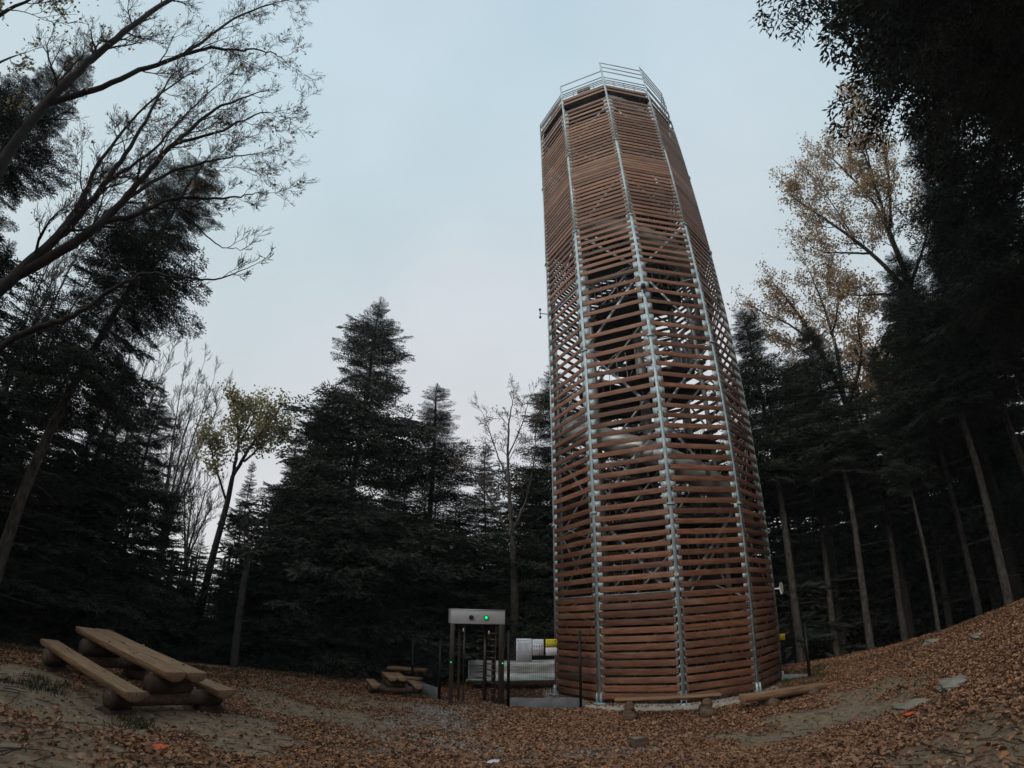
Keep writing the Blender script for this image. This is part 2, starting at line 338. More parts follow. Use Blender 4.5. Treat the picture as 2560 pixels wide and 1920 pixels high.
def make_ground():
    ns = 560; rad = [0.0]; r_ = .5
    while r_ < 1200:
        rad.append(r_); r_ *= 1.018 if r_ < 30 else 1.12
    rad = np.array(rad[1:]); a = np.arange(ns)*2*math.pi/ns
    X = rad[:, None]*np.sin(a); Y = rad[:, None]*np.cos(a); Z = gz_arr(X, Y)
    V = np.vstack([np.stack([X, Y, Z], -1).reshape(-1, 3), [[0, 0, gz(0, 0)]]])
    i = np.arange(len(rad)-1)[:, None]*ns; j = np.arange(ns)[None]; j2 = (j+1) % ns
    Q = np.stack([i+j, i+ns+j, i+ns+j2, i+j2], -1).reshape(-1, 4)
    jj = np.arange(ns); T = np.stack([np.full(ns, len(V)-1), jj, (jj+1) % ns], 1)
    mb = MB(); mb.add(V, Q, T)
    m = bpy.data.materials.new('forest_soil'); m.use_nodes = True; t = m.node_tree; b = t.nodes['Principled BSDF']; b.inputs['Roughness'].default_value = .95; b.inputs['Specular IOR Level'].default_value = .15
    co = N(t, 'ShaderNodeTexCoord')
    def ns_(sc, d=5):
        n = N(t, 'ShaderNodeTexNoise'); n.inputs['Scale'].default_value = sc; n.inputs['Detail'].default_value = d; L(t, co.outputs['Object'], n.inputs['Vector']); return n
    def rmp(src, a, c):
        r = N(t, 'ShaderNodeValToRGB'); r.color_ramp.elements[0].position = a[0]; r.color_ramp.elements[1].position = a[1]
        r.color_ramp.elements[0].color = (*c[0], 1); r.color_ramp.elements[1].color = (*c[1], 1); L(t, src, r.inputs[0]); return r
    base = rmp(ns_(9, 8).outputs[0], (.3, .7), ((.05, .034, .024), (.16, .10, .065)))
    v = N(t, 'ShaderNodeTexVoronoi'); v.inputs['Scale'].default_value = 15; L(t, co.outputs['Object'], v.inputs['Vector'])
    lf = N(t, 'ShaderNodeMixRGB', blend_type='MIX'); vr = rmp(v.outputs['Color'], (.2, .8), ((.09, .052, .035), (.33, .18, .10)))
    lf.inputs[0].default_value = .6; L(t, base.outputs[0], lf.inputs[1]); L(t, vr.outputs[0], lf.inputs[2])
    dirt = rmp(ns_(6, 8).outputs[0], (.3, .75), ((.16, .12, .08), (.33, .25, .17)))
    ab = N(t, 'ShaderNodeAttribute'); ab.attribute_name = 'bare'
    m1 = N(t, 'ShaderNodeMixRGB'); L(t, ab.outputs['Fac'], m1.inputs[0]); L(t, lf.outputs[0], m1.inputs[1]); L(t, dirt.outputs[0], m1.inputs[2])
    v2 = N(t, 'ShaderNodeTexVoronoi'); v2.inputs['Scale'].default_value = 26; L(t, co.outputs['Object'], v2.inputs['Vector'])
    gv = rmp(v2.outputs['Color'], (.1, .9), ((.12, .105, .09), (.34, .30, .26)))
    ag = N(t, 'ShaderNodeAttribute'); ag.attribute_name = 'gravel'
    m2 = N(t, 'ShaderNodeMixRGB'); L(t, ag.outputs['Fac'], m2.inputs[0]); L(t, m1.outputs[0], m2.inputs[1]); L(t, gv.outputs[0], m2.inputs[2])
    L(t, m2.outputs[0], b.inputs['Base Color'])
    bp = N(t, 'ShaderNodeBump'); bp.inputs['Strength'].default_value = .8; bp.inputs['Distance'].default_value = .03; L(t, ns_(22, 8).outputs[0], bp.inputs['Height']); L(t, bp.outputs[0], b.inputs['Normal'])
    o = mb.build('ground', m, smooth=True); me = o.data
    x, y = V[:, 0], V[:, 1]; near = (np.hypot(x, y) < 24)
    a1 = me.attributes.new('bare', 'FLOAT', 'POINT'); a1.data.foreach_set('value', (bare_mask(x, y)*near).astype(np.float32))
    a2 = me.attributes.new('gravel', 'FLOAT', 'POINT'); a2.data.foreach_set('value', (gravel_mask(x, y)*near).astype(np.float32))
    tag(o, kind='structure', label='leaf strewn forest soil of the hilltop clearing')
make_ground()

rng = np.random.default_rng(11)
def leaf_quads(P, size, flat=None, fold=.25):
    # lobed leaf: 6 vertices, 2 quads folded along the midrib
    n = len(P)
    if flat is None:
        nrm = rng.normal(size=(n, 3)); nrm /= np.linalg.norm(nrm, axis=1)[:, None]
    else:
        nrm = np.stack([rng.normal(0, flat, n), rng.normal(0, flat, n), np.ones(n)], 1); nrm /= np.linalg.norm(nrm, axis=1)[:, None]
    t = rng.normal(size=(n, 3)); u = np.cross(nrm, t); u /= np.linalg.norm(u, axis=1)[:, None]; v = np.cross(nrm, u)
    s = size*rng.uniform(.6, 1.3, n)[:, None]
    f = rng.uniform(.05, .4, (n, 1)) if fold else 0
    a = P-u*s*.5; b = P+u*s*.5
    wl = rng.uniform(.28, .5, (n, 1)); wr = rng.uniform(.28, .5, (n, 1))
    c1 = P-u*s*.22+v*s*wl+nrm*s*f; c2 = P+u*s*.3+v*s*wl*.9+nrm*s*f
    d1 = P-u*s*.22-v*s*wr+nrm*s*f; d2 = P+u*s*.3-v*s*wr*.9+nrm*s*f
    V = np.stack([a, c1, c2, b, d2, d1], 1).reshape(-1, 3); k = np.arange(n)[:, None]*6
    Q = np.concatenate([k+np.array([[0, 3, 2, 1]]), k+np.array([[0, 5, 4, 3]])], 1).reshape(-1, 4)
    r = np.repeat(rng.uniform(0, .9999, n), 2)
    return V, Q, r
def scatter_litter():
    n = 900000
    az = rng.uniform(-64, 64, n); D = 3.2+ (20.5-3.2)*rng.uniform(0, 1, n)**.85
    x, y = D*np.sin(np.radians(az)), D*np.cos(np.radians(az))
    keep = rng.uniform(0, 1, n) < np.clip(.20+.80*(1-1.28*bare_mask(x, y)), .04, 1)*(1-.55*gravel_mask(x, y))*np.clip(.6+.5*np.sin(x*.9+1.2*np.sin(y*.7)), .35, 1)
    d = np.hypot(x-TC[0], y-TC[1]); keep &= (d > TR+.36) | (rng.uniform(0, 1, n) < .16)
    keep &= rng.uniform(0, 1, n) < np.clip(D/12, .3, 1)
    x, y = x[keep], y[keep]; z = gz_arr(x, y)+rng.uniform(.004, .03, len(x)); z = np.where(np.hypot(x-TC[0], y-TC[1]) < TR+.3, .066+rng.uniform(0, .012, len(x)), z)
    P = np.stack([x, y, z], 1); V, Q, r = leaf_quads(P, .058*rng.choice([.55, .8, 1., 1.25], len(P), p=[.25, .3, .3, .15])[:, None], flat=.42)
    mb = MB(); mb.add(V, Q, r=r); print('litter', len(x))
    tag(mb.build('fallen_leaves', 'litter'), 'brown and orange fallen leaves carpeting the whole clearing', 'leaf litter', kind='stuff')
scatter_litter()
def scatter_twigs():
    mb = MB(); g = np.random.default_rng(77)
    for k in range(1500):
        az = g.uniform(-60, 60); D = g.uniform(4.5, 18); p = pol(az, D)
        if np.hypot(p[0]-4.72, p[1]-16.1) < 4.0: continue
        a = g.uniform(0, 6.28); l = g.uniform(.08, .45); z = gz(*p)+.025; d = np.array([math.cos(a), math.sin(a), 0]); e = np.array([-d[1], d[0], 0])*g.uniform(-.15, .15)*l
        P_ = np.array([p[0], p[1], z]); mb.tube([P_, P_+d*l*.5+e+[0, 0, .01], P_+d*l], [.007, .006, .003], 4, cap=False)
    tag(mb.build('fallen_twigs', 'bark_log'), 'thin broken twigs scattered through the leaf litter', 'twigs', kind='stuff')
scatter_twigs()
def scatter_gravel():
    n = 26000; az = rng.uniform(-14, 16, n); D = rng.uniform(7.5, 16, n); x, y = D*np.sin(np.radians(az)), D*np.cos(np.radians(az))
    k = rng.uniform(0, 1, n) < gravel_mask(x, y)*.8; d = np.hypot(x-TC[0], y-TC[1]); k &= d > TR+.7; x, y = x[k], y[k]; n = len(x)
    P = np.stack([x, y, gz_arr(x, y)+.004], 1); s = rng.uniform(.012, .032, (n, 1))
    o = np.array([[1, 0, 0], [-1, 0, 0], [0, 1, 0], [0, -1, 0], [0, 0, .7], [0, 0, -.6]], float)
    V = (P[:, None]+o[None]*s[:, None]*rng.uniform(.6, 1.3, (n, 6, 1))).reshape(-1, 3); kk = np.arange(n)[:, None, None]*6
    T = (kk+np.array([[0, 2, 4], [2, 1, 4], [1, 3, 4], [3, 0, 4]])[None]).reshape(-1, 3)
    mb = MB(); mb.add(V, None, T, np.repeat(rng.uniform(0, 1, n), 4)); m = mat('grey_gravel_stone', (.34, .31, .28), (.16, .14, .125), scale=30, rnd=.4, rough=.9)
    tag(mb.build('gravel', m), 'grey gravel scattered on the path in front of the turnstile', 'gravel', kind='stuff')
scatter_gravel()
def scatter_grass():
    mb = MB(); pts = []
    for az0, az1, D0, D1, n in ((-52, -44, 12.2, 13.5, 900), (-44, -28, 13.6, 15.2, 2200), (-28, -13, 15.8, 18.2, 1700), (28, 33, 14.4, 18, 1500), (26, 30, 13.2, 14.6, 700), (-50, -44, 8.8, 9.6, 200), (33, 50, 16.2, 17.6, 500), (-41, -36, 7.6, 8.3, 120)):
        a = rng.uniform(az0, az1, n); D = rng.uniform(D0, D1, n); pts.append(np.stack([D*np.sin(np.radians(a)), D*np.cos(np.radians(a))], 1))
    p = np.vstack(pts); cl = np.sin(p[:, 0]*3.3)*np.sin(p[:, 1]*2.9)+rng.uniform(-.7, .7, len(p)) > -.1; p = p[cl]
    p = np.repeat(p, 6, 0)+rng.normal(0, .06, (len(p)*6, 2)); n = len(p); z = gz_arr(p[:, 0], p[:, 1])
    P = np.column_stack([p, z]); a = rng.uniform(0, 2*math.pi, n); h = rng.uniform(.03, .10, n)[:, None]
    u = np.stack([np.cos(a), np.sin(a), np.zeros(n)], 1); ln = np.stack([np.cos(a*3), np.sin(a*3), np.zeros(n)], 1)*h*.5
    V = np.stack([P-u*.006, P+u*.006, P+u*.004+ln*.4+h*np.array([0, 0, .6]), P+ln+h*np.array([0, 0, 1])], 1).reshape(-1, 3)
    Q = np.arange(n*4).reshape(-1, 4); mb.add(V, Q, r=rng.uniform(0, .999, n))
    tag(mb.build('grass', 'grass'), 'thin tufts of dark grass along the forest rim', 'grass', kind='stuff')
scatter_grass()

# ------------------------------------------------------------------ tower
def tower():
    root = thing('observation_tower', (TC[0], TC[1], 0), 'tall ten sided observation tower clad in reddish brown horizontal timber slats', 'observation tower')
    ang = [R(TH0+36*i) for i in range(10)]
    vert = [np.array([TR*math.sin(a), -TR*math.cos(a)]) for a in ang]
    rows = []
    z = .254
    while z < 2.8: rows.append(z); z += .2088
    for z0, z1, n in ((3.01, 4.9, 8), (5.19, 7.93, 10), (8.22, 10.3, 7), (10.66, 12.78, 6), (13.18, 15.09, 8), (15.37, 17.6, 12), (17.78, 18.56, 6), (18.71, 21.62, 15), (21.9, 22.8, 4), (23.5, 23.76, 2)):
        rows += list(np.linspace(z0, z1, n))
    # panel tops step up round the ring; index = face (vertex i to i+1)
    ptop = [24.55, 25.23, 26.06, 26.5, 26.5, 26.5, 26.5, 26.06, 25.23, 24.55]
    vtop = [max(ptop[i-1], ptop[i])+.03 for i in range(10)]
    PH = .14
    for i in range(10):
        a, b = vert[i], vert[(i+1) % 10]; d = (b-a)/np.linalg.norm(b-a); n = np.array([d[1], -d[0]])
        if np.dot(n, a) < 0: n = -n
        W = np.linalg.norm(b-a); mb = MB()
        rr = random.Random(100+i)
        for z in rows:
            ee = .075 if z < 15.3 else .055; e0 = ee+rr.uniform(-.012, .012); e1 = ee+rr.uniform(-.012, .012)
            p = np.append(a+d*e0+n*.02, z+rr.uniform(-.009, .009)); q = np.append(b-d*e1+n*.02, z+rr.uniform(-.009, .009))
            mb.bar(p, q, .030, (.155 if z < 2.9 else .146 if z < 7 else .137)+rr.uniform(-.006, .004), r=rr.random())
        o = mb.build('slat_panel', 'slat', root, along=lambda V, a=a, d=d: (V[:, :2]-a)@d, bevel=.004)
        if i == 1 or i == 2: pass
    # posts
    for i in range(10):
        v = vert[i]; rad = v/np.linalg.norm(v); tan = np.array([-rad[1], rad[0]]); mb = MB()
        Z3 = np.array([0, 0, 1.]); R3 = np.stack([np.append(tan, 0), np.append(rad, 0), Z3], 1)
        top = vtop[i]
        base = 0.16
        for za, zb, hw in ((base, 15.24, .050), (15.24, 19.65, .048), (19.65, top, .044)):
            mb.box(np.append(v+rad*.012, (za+zb)/2), (hw, .006, (zb-za)/2), R3)       # outer strip
        mb.box(np.append(v-rad*.075, (base+23.3)/2), (.008, .078, (23.3-base)/2), R3)     # web behind it
        nx = vert[(i+1) % 10]-v; nx /= np.linalg.norm(nx); pv = vert[i-1]-v; pv /= np.linalg.norm(pv)
        for dd in (nx, pv):
            D3 = np.append(dd, 0); nn = np.array([dd[1], -dd[0]]); nn = nn if nn@rad > 0 else -nn; N3 = np.append(nn, 0)
            RR = np.stack([D3, N3, Z3], 1)
            for k in range(len(rows)-1):
                g = rows[k+1]-rows[k]; gap = g-PH
                hh = min(max(gap*.5+.008, .02), .125)
                c = v+dd*.085
                if rows[k] > 22.7: continue
                wd = .105 if gap > .16 else (.09 if gap > .10 else (.075 if gap > .03 else .055))
                mb.box(np.append(v+dd*wd+nn*(.012 if gap > .10 or rows[k] > 15 else -.006), (rows[k]+rows[k+1])/2), (wd, .004, hh), RR)
        for zj in (5.09, 10.2, 15.24, 19.65):
            mb.box(np.append(v-rad*.02, zj), (.11, .075, .012), R3)
            mb.box(np.append(v-rad*.02, zj+.03), (.10, .065, .010), R3)
        for zb in (2.55, 7.65, 12.75):
            mb.box(np.append(v-rad*.03, zb), (.16, .012, .07), R3)
        mb.build('post', 'galv', root)
        ft = MB()
        ft.box(np.append(v-rad*.03, .072), (.16, .13, .012), R3)
        for s in (-1, 1):
            ft.add([np.append(v+tan*s*.055+rad*y, z) for y, z in ((-.12, .085), (.08, .085), (.05, .34), (-.12, .34))]+[np.append(v+tan*s*.068+rad*y, z) for y, z in ((-.12, .085), (.08, .085), (.05, .34), (-.12, .34))],
                   [(0, 1, 2, 3), (4, 7, 6, 5), (0, 4, 5, 1), (1, 5, 6, 2), (2, 6, 7, 3), (3, 7, 4, 0)])
        ft.build('post_foot', 'galv', root)
    # brackets bolts row at slat ends: bolts mesh, one part
    bo = MB()
    for i in range(10):
        a, b = vert[i], vert[(i+1) % 10]; d = (b-a)/np.linalg.norm(b-a); n = np.array([d[1], -d[0]]); n = n if n@a > 0 else -n
        if n[1] > .6: continue
        RR = np.stack([np.append(d, 0), np.append(n, 0), [0, 0, 1.]], 1)
        for z in rows[:45]:
            for e in (.11, ):
                for s in (-.035, .035):
                    bo.box(np.append(a+d*e+n*.045, z+s), (.009, .006, .009), RR); bo.box(np.append(b-d*e+n*.045, z+s), (.009, .006, .009), RR)
    bo.build('slat_bolts', 'tube', root)['kind'] = 'stuff'
    # zigzag flat braces
    for i in range(10):
        mb = MB(); a, b = vert[i]*.965, vert[(i+1) % 10]*.965
        lv = [0.1, 2.55, 5.1, 7.65, 10.25, 12.8, 15.25, 17.8, 20.2, 22.6]
        for k in range(len(lv)-1):
            s = (k+i) % 2
            p, q = (a, b) if s else (b, a)
            mb.bar(np.append(p, lv[k]+.06), np.append(q, lv[k+1]-.06), .085, .01, up=np.append((a+b)/2, 0))
        for z in (2.55, 7.65, 12.8, 17.8, 22.9):
            mb.bar(np.append(a, z), np.append(b, z), .05, .05)
        mb.build('brace', 'brace', root)
    # inner columns with saddle plates
    for i in range(6):
        a = R(TH0+18+60*i); p = np.array([2.15*math.sin(a), -2.15*math.cos(a)]); mb = MB()
        mb.tube([np.append(p, .07), np.append(p, 23.8)], .085, 14, r=.4)
        for z in np.arange(2.0, 23, 2.56):
            z2 = z+i*.4; mb.tube([np.append(p, z2-.03), np.append(p, z2), np.append(p, z2+.02)], [.12, .26, .10], 12)
            an = R(TH0+18+60*(i+1)); q = np.array([2.15*math.sin(an), -2.15*math.cos(an)])
            mb.tube([np.append(p, z2), np.append(q*.9+p*.1, z2+1.9)], .04, 6)
        mb.build('inner_column', 'tube', root, smooth=False)
    # radial struts post -> columns
    for i in range(10):
        for z in (2.55, 5.1, 7.65, 10.2, 12.8, 15.3, 17.8, 20.2, 22.8):
            v = vert[i]; mb = MB(); mb.bar(np.append(v*.97, z), np.append(v*.62, z+(.5 if i % 2 else -.45)), .06, .03); mb.build('strut', 'brace', root)
    # spiral stair in the core
    st = MB(); bal = MB()
    nst = int(23.0/.18); 
    for k in range(nst):
        z = .18*(k+1); a0 = k*R(20.0); a1 = a0+R(21)
        def pt(r, a, z): return (r*math.sin(a), -r*math.cos(a), z)
        st.add([pt(.22, a0, z), pt(1.95, a0, z), pt(1.95, a1, z), pt(.22, a1, z), pt(.22, a0, z-.04), pt(1.95, a0, z-.04), pt(1.95, a1, z-.04), pt(.22, a1, z-.04)],
               [(0, 1, 2, 3), (4, 7, 6, 5), (0, 4, 5, 1), (1, 5, 6, 2), (2, 6, 7, 3), (3, 7, 4, 0)])
        for s in (0, .5):
            aa = a0+s*R(20); bal.tube([pt(1.93, aa, z), pt(1.93, aa, z+1.05)], .011, 4, cap=False)
    hel = [(1.93*math.sin(k*R(20)), -1.93*math.cos(k*R(20)), .18*(k+1)+1.07) for k in range(nst)]
    bal.tube(hel, .022, 5)
    # landings (dark decks) every few metres
    for lz, z in enumerate(np.arange(2.5, 23, 2.5)):
        for k in range(6):
            a0 = R(150+36*k+lz*95); a1 = a0+R(36)
            st.add([pt(.2, a0, z), pt(2.35, a0, z), pt(2.35, a1, z), pt(.2, a1, z), pt(.2, a0, z-.05), pt(2.35, a0, z-.05), pt(2.35, a1, z-.05), pt(.2, a1, z-.05)],
                   [(0, 1, 2, 3), (4, 7, 6, 5), (0, 4, 5, 1), (1, 5, 6, 2), (2, 6, 7, 3), (3, 7, 4, 0)])
    st.build('spiral_stair', 'grate', root); bal.build('stair_railing', 'tube', root)
    cc = MB(); cc.tube([(0, 0, .05), (0, 0, 23.8)], .18, 16); cc.build('core_pipe', 'tube', root)
    # roof deck
    dk = MB(); vs = [np.append(v*.955, 23.85) for v in vert]+[np.append(v*.955, 23.98) for v in vert]+[np.array([0, 0, 23.85]), np.array([0, 0, 23.98])]
    dk.add(vs, [(j, (j+1) % 10, 10+(j+1) % 10, 10+j) for j in range(10)], [(20, (j+1) % 10, j) for j in range(10)]+[(21, 10+j, 10+(j+1) % 10) for j in range(10)])
    for k in range(5):
        a, b = vert[k]*.95, vert[(k+5) % 10]*.95; dk.bar(np.append(a, 23.78), np.append(b, 23.78), .08, .1)
    dk.build('roof_deck', 'grate', root)
    # open railings above the slats, stepping up round the ring
    for i in range(10):
        a, b = vert[i], vert[(i+1) % 10]; mb = MB(); t = ptop[i]
        zs = [24.43, 24.67]
        zt = t
        zs += [t] if t < 25.5 else [25.26, 25.66, t]
        if t > 26.3: zs += [26.06]
        if t < 24.6: zs = [24.2, 24.35, t]
        for z in zs: mb.tube([np.append(a, z), np.append(b, z)], .026, 6)
        d = (b-a)
        for k in range(1, 4): mb.tube([np.append(a*.96+d*.96*k/4, 23.98), np.append(a*.96+d*.96*k/4, 24.67)], .018, 5)
        mb.bar(np.append(a*.96, 24.5), np.append(b*.96, 24.5), .02, .05); mb.bar(np.append(a*.97, 24.3), np.append(b*.97, 24.3), .02, .04)
        mb.build('railing', 'tube', root)
        kb = MB(); kb.bar(np.append(a*.975, 24.0), np.append(b*.975, 24.0), .025, .16, r=.3)
        if i == 0 or i == 6 or i == 1:
            c0, c1 = a+(b-a)*.33, a+(b-a)*.66; kb.bar(np.append(c0*.93, 24.55), np.append(c1*.93, 24.55), .02, .34, r=.4)
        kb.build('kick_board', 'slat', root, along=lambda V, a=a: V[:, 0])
    # cover sheets at the top of the lower band
    mb = MB()
    for i in (0, 1):
        a, b = vert[i], vert[(i+1) % 10]; mb.bar(np.append(a*.985+(b-a)*.03, 2.86), np.append(b*.985-(b-a)*.03, 2.86), .12, .012)
    mb.build('cover_strip', 'brace', root)
    # concrete plinth
    sl = MB(); K = 40; rr = TR+.30
    ring = [(rr*math.sin(2*math.pi*k/K), -rr*math.cos(2*math.pi*k/K)) for k in range(K)]
    vs = [(x, y, -.25) for x, y in ring]+[(x, y, .055) for x, y in ring]+[(x*.995, y*.995, .062) for x, y in ring]+[(0, 0, .062)]
    sl.add(vs, [(j, (j+1) % K, K+(j+1) % K, K+j) for j in range(K)]+[(K+j, K+(j+1) % K, 2*K+(j+1) % K, 2*K+j) for j in range(K)], [(3*K, 2*K+j, 2*K+(j+1) % K) for j in range(K)])
    sl.build('concrete_base', 'concrete', root)
    # instruments fixed to the tower
    v = vert[0]; mb = MB(); p = np.append(v, 12.85)
    mb.tube([p, p+[-.30, -.05, 0]], .016, 6); mb.tube([p+[-.30, -.05, -.15], p+[-.30, -.05, .15]], .018, 6)
    for s in (-.17, .17): mb.tube([p+[-.30, -.05, s-.03], p+[-.30, -.05, s+.03]], .045, 10)
    mb.build('weather_sensor', 'black', root)
    v = vert[4]; mb = MB(); c = np.append(v*1.04, 2.75)
    mb.tube([c+[-.1, .05, 0], c+[.08, .02, 0]], .025, 6)
    pts = []; K = 20
    for k in range(K): 
        a = 2*math.pi*k/K; pts.append(c+[.05, .15*math.cos(a)*.6-.06, .18*math.sin(a)])
    mb.add(pts+[c+[.02, -.06, 0]]+[p_+[.02, 0, 0] for p_ in pts]+[c+[.04, -.06, 0]], [(j, (j+1) % K, K+1+(j+1) % K, K+1+j) for j in range(K)], [(K, j, (j+1) % K) for j in range(K)]+[(2*K+1, K+1+(j+1) % K, K+1+j) for j in range(K)])
    mb.build('white_dish', 'lampw', root)
    v = vert[2]; rad = v/np.linalg.norm(v); tan = np.array([-rad[1], rad[0]]); R3 = np.stack([np.append(tan, 0), np.append(rad, 0), [0, 0, 1.]], 1)
    mb = MB(); mb.box(np.append(v+rad*.035, 3.24), (.06, .02, .055), R3); o = mb.build('number_plate', 'lampw', root)
    m2 = MB(); c = np.append(v+rad*.058, 3.24)
    for s in (-1, 1): m2.box(c+np.append(tan*s*.045, 0), (.006, .003, .045), R3); m2.box(c+[0, 0, s*.04], (.045, .003, .006), R3)
    m2.box(c+np.append(tan*-.012, .0), (.006, .003, .025), R3); m2.box(c+np.append(tan*.014, -.01), (.012, .003, .006), R3)
    m2.build('plate_marking', 'darkink', o)
    mb = MB(); mb.tube([np.append(v+rad*.03, 11.95), np.append(v+rad*.1, 11.85), np.append(v+rad*.12, 11.7)], .03, 8); mb.box(np.append(v+rad*.09, 12.0), (.06, .05, .07), R3); mb.build('camera_dome', 'black', root)
    return root
tower()

def slide():
    root = thing('tube_slide', (TC[0], TC[1], 0), 'stainless steel tube slide coiling inside the tower with open trough leaving at left', 'slide')
    # coil
    pts = []; r = 2.72
    for k in range(0, 330):
        ph = k*R(6)
        z = 23.6-8.5*ph/(2*math.pi)
        if z < 1.3: break
        a = ph+R(-9.5)
        pts.append((r*math.sin(a), -r*math.cos(a), z))
    mb = MB(); mb.tube(pts, .36, 14, cap=False); mb.build('coiled_tube', 'stainless', root, smooth=True)
    for k in range(2, len(pts)-1, 9):
        ri = MB(); p = np.array(pts[k]); d = np.array(pts[k+1])-p; d /= np.linalg.norm(d); ri.tube([p-d*.03, p+d*.03], .385, 14, cap=False)
        ri.build('tube_flange', 'tube', root, smooth=True)
    # open trough: U section, from the tower side out to the left
    tr = MB(); E0 = np.array([-6.05, 1.25, .30]); E1 = np.array([-2.0, .9, .38]); E2 = np.array([0.6, 1.0, .8])
    path = [E0, E0*.66+E1*.34+[0, 0, -.02], E1*.7+E0*.3, E1, E2]
    prof = []
    prof = [(-.42, -.20), (-.41, -.24), (-.36, -.27), (-.1, -.28), (.12, -.28)]
    for k in range(1, 7):
        a = -math.pi/2+math.pi/2*k/6; prof.append((.12+.28*math.cos(a), 0+.28*math.sin(a)))
    prof += [(.405, .15), (.41, .34)]
    V = []
    for p in path:
        for u, v in prof: V.append((p[0], p[1]+u, p[2]+v+.22))
    k = len(prof); Q = [(i*k+j, i*k+j+1, (i+1)*k+j+1, (i+1)*k+j) for i in range(len(path)-1) for j in range(k-1)]
    tr.add(V, Q); o = tr.build('trough', 'stainless', root, smooth=True); md = o.modifiers.new('t', 'SOLIDIFY'); md.thickness = .012
    li = MB(); 
    for u, v in (prof[0], prof[-1]):
        li = MB(); li.tube([p+np.array([0, u, v+.22]) for p in path], .022, 6); li.build('rolled_rim', 'galv', root, smooth=True)
    li = MB(); li.tube([(path[0][0]-.02, path[0][1]+u, path[0][2]+v+.22) for u, v in prof], .02, 6); li.build('end_rim', 'galv', root, smooth=True)
    for x in (-5.5, -3.2):
        for s in (-.2, .3): lg = MB(); lg.tube([(x, 1.2+s, -.1), (x, 1.2+s, .28)], .025, 6); lg.build('leg', 'galv', root)
    return root
slide()

# ------------------------------------------------------------------ gate, fence, signs
GZ0 = gz(*pol(-3, 14.3))
def turnstile():
    pl, pr = pol(-6.2, 14.05), pol(-.8, 14.25)
    d = (pr-pl); Wd = np.linalg.norm(d); d = d/Wd; n = np.array([d[1], -d[0]])      # n towards the viewer
    if n@pl > 0: n = -n
    rz = math.atan2(d[1], d[0]); root = thing('full_height_turnstile', (pl[0], pl[1], gz(*pl)), 'full height steel turnstile with pale header box and green light', 'turnstile', rz)
    # local: x along gate, y away from viewer
    mb = MB(); mb.box((Wd/2+.0, .30, 2.33), (Wd/2+.05, .36, .185)); hd = mb.build('header_box', 'header', root, bevel=.012)
    mb = MB(); mb.box((Wd/2+.0, .30, 2.525), (Wd/2+.06, .375, .012)); mb.build('header_lid', 'header', root)
    for x, m in ((Wd*.36, 'black'), (Wd*.655, 'green')):
        mb = MB(); mb.tube([(x, -.068, 2.32), (x, -.10, 2.32)], .062, 20); l = mb.build('signal_lamp', 'black', hd)
        if m == 'green': 
            mb = MB(); mb.tube([(x, -.1, 2.32), (x, -.108, 2.32)], .042, 20); mb.build('lit_green_lens', 'green', hd)
        else:
            mb = MB(); mb.tube([(x, -.1, 2.32), (x, -.105, 2.32)], .045, 20); mb.build('dark_lens', 'darkink', hd)
    def prt(name, m, *boxes):
        mb = MB()
        for c, h in boxes: mb.box(c, h)
        return mb.build(name, m, root, bevel=.006)
    prt('front_post', 'gatebrown', ((.0, .0, 1.08), (.055, .05, 1.08)), ((.0, .0, .02), (.11, .09, .02)))
    prt('front_post', 'gatebrown', ((Wd-.03, .0, 1.08), (.07, .05, 1.08)))
    prt('rear_post', 'gatebrown', ((.28, .72, 1.08), (.035, .03, 1.08)))
    prt('side_panel', 'gatebrown', ((Wd-.17, .35, 1.08), (.008, .30, 1.06)))
    # comb bars on right hand side
    mb = MB()
    for k in range(11):
        z = .25+k*.165; mb.tube([(Wd-.20, .08, z), (Wd-.33, .22, z), (Wd-.36, .5, z)], .02, 6)
    mb.tube([(Wd-.36, .5, .05), (Wd-.36, .5, 2.15)], .03, 8); mb.build('comb_bars', 'gatebrown', root)
    # rotor with arms in the middle-right, dark
    mb = MB(); cx = Wd-.40; mb.tube([(cx, .42, .08), (cx, .42, 2.14)], .05, 10)
    mb.build('rotor_column', 'gatebrown', root)
    mb = MB()
    for k in range(10):
        z = .35+k*.165
        for a in (R(75), R(195)):
            mb.tube([(cx, .42, z), (cx+.42*math.cos(a)*.6, .42+.42*math.sin(a)*.8, z)], .017, 6)
    mb.build('rotor_arms', 'gatebrown', root)
    for x, z in ((.30, 1.98), (Wd-.36, 1.92)):
        mb = MB(); mb.tube([(x, .05, z-.05), (x, .05, z+.05)], .018, 8); mb.build('white_marker', 'lampw', root)
    for x, z in ((-.015, 1.13), (Wd-.005, 1.11)):
        mb = MB(); mb.tube([(x, -.05, z), (x, -.06, z)], .02, 10); mb.build('green_indicator', 'green', root)
    mb = MB(); mb.tube([(.33, .06, .1), (.33, .06, 2.15)], .02, 8); mb.build('guide_pole', 'gatebrown', root)
turnstile()

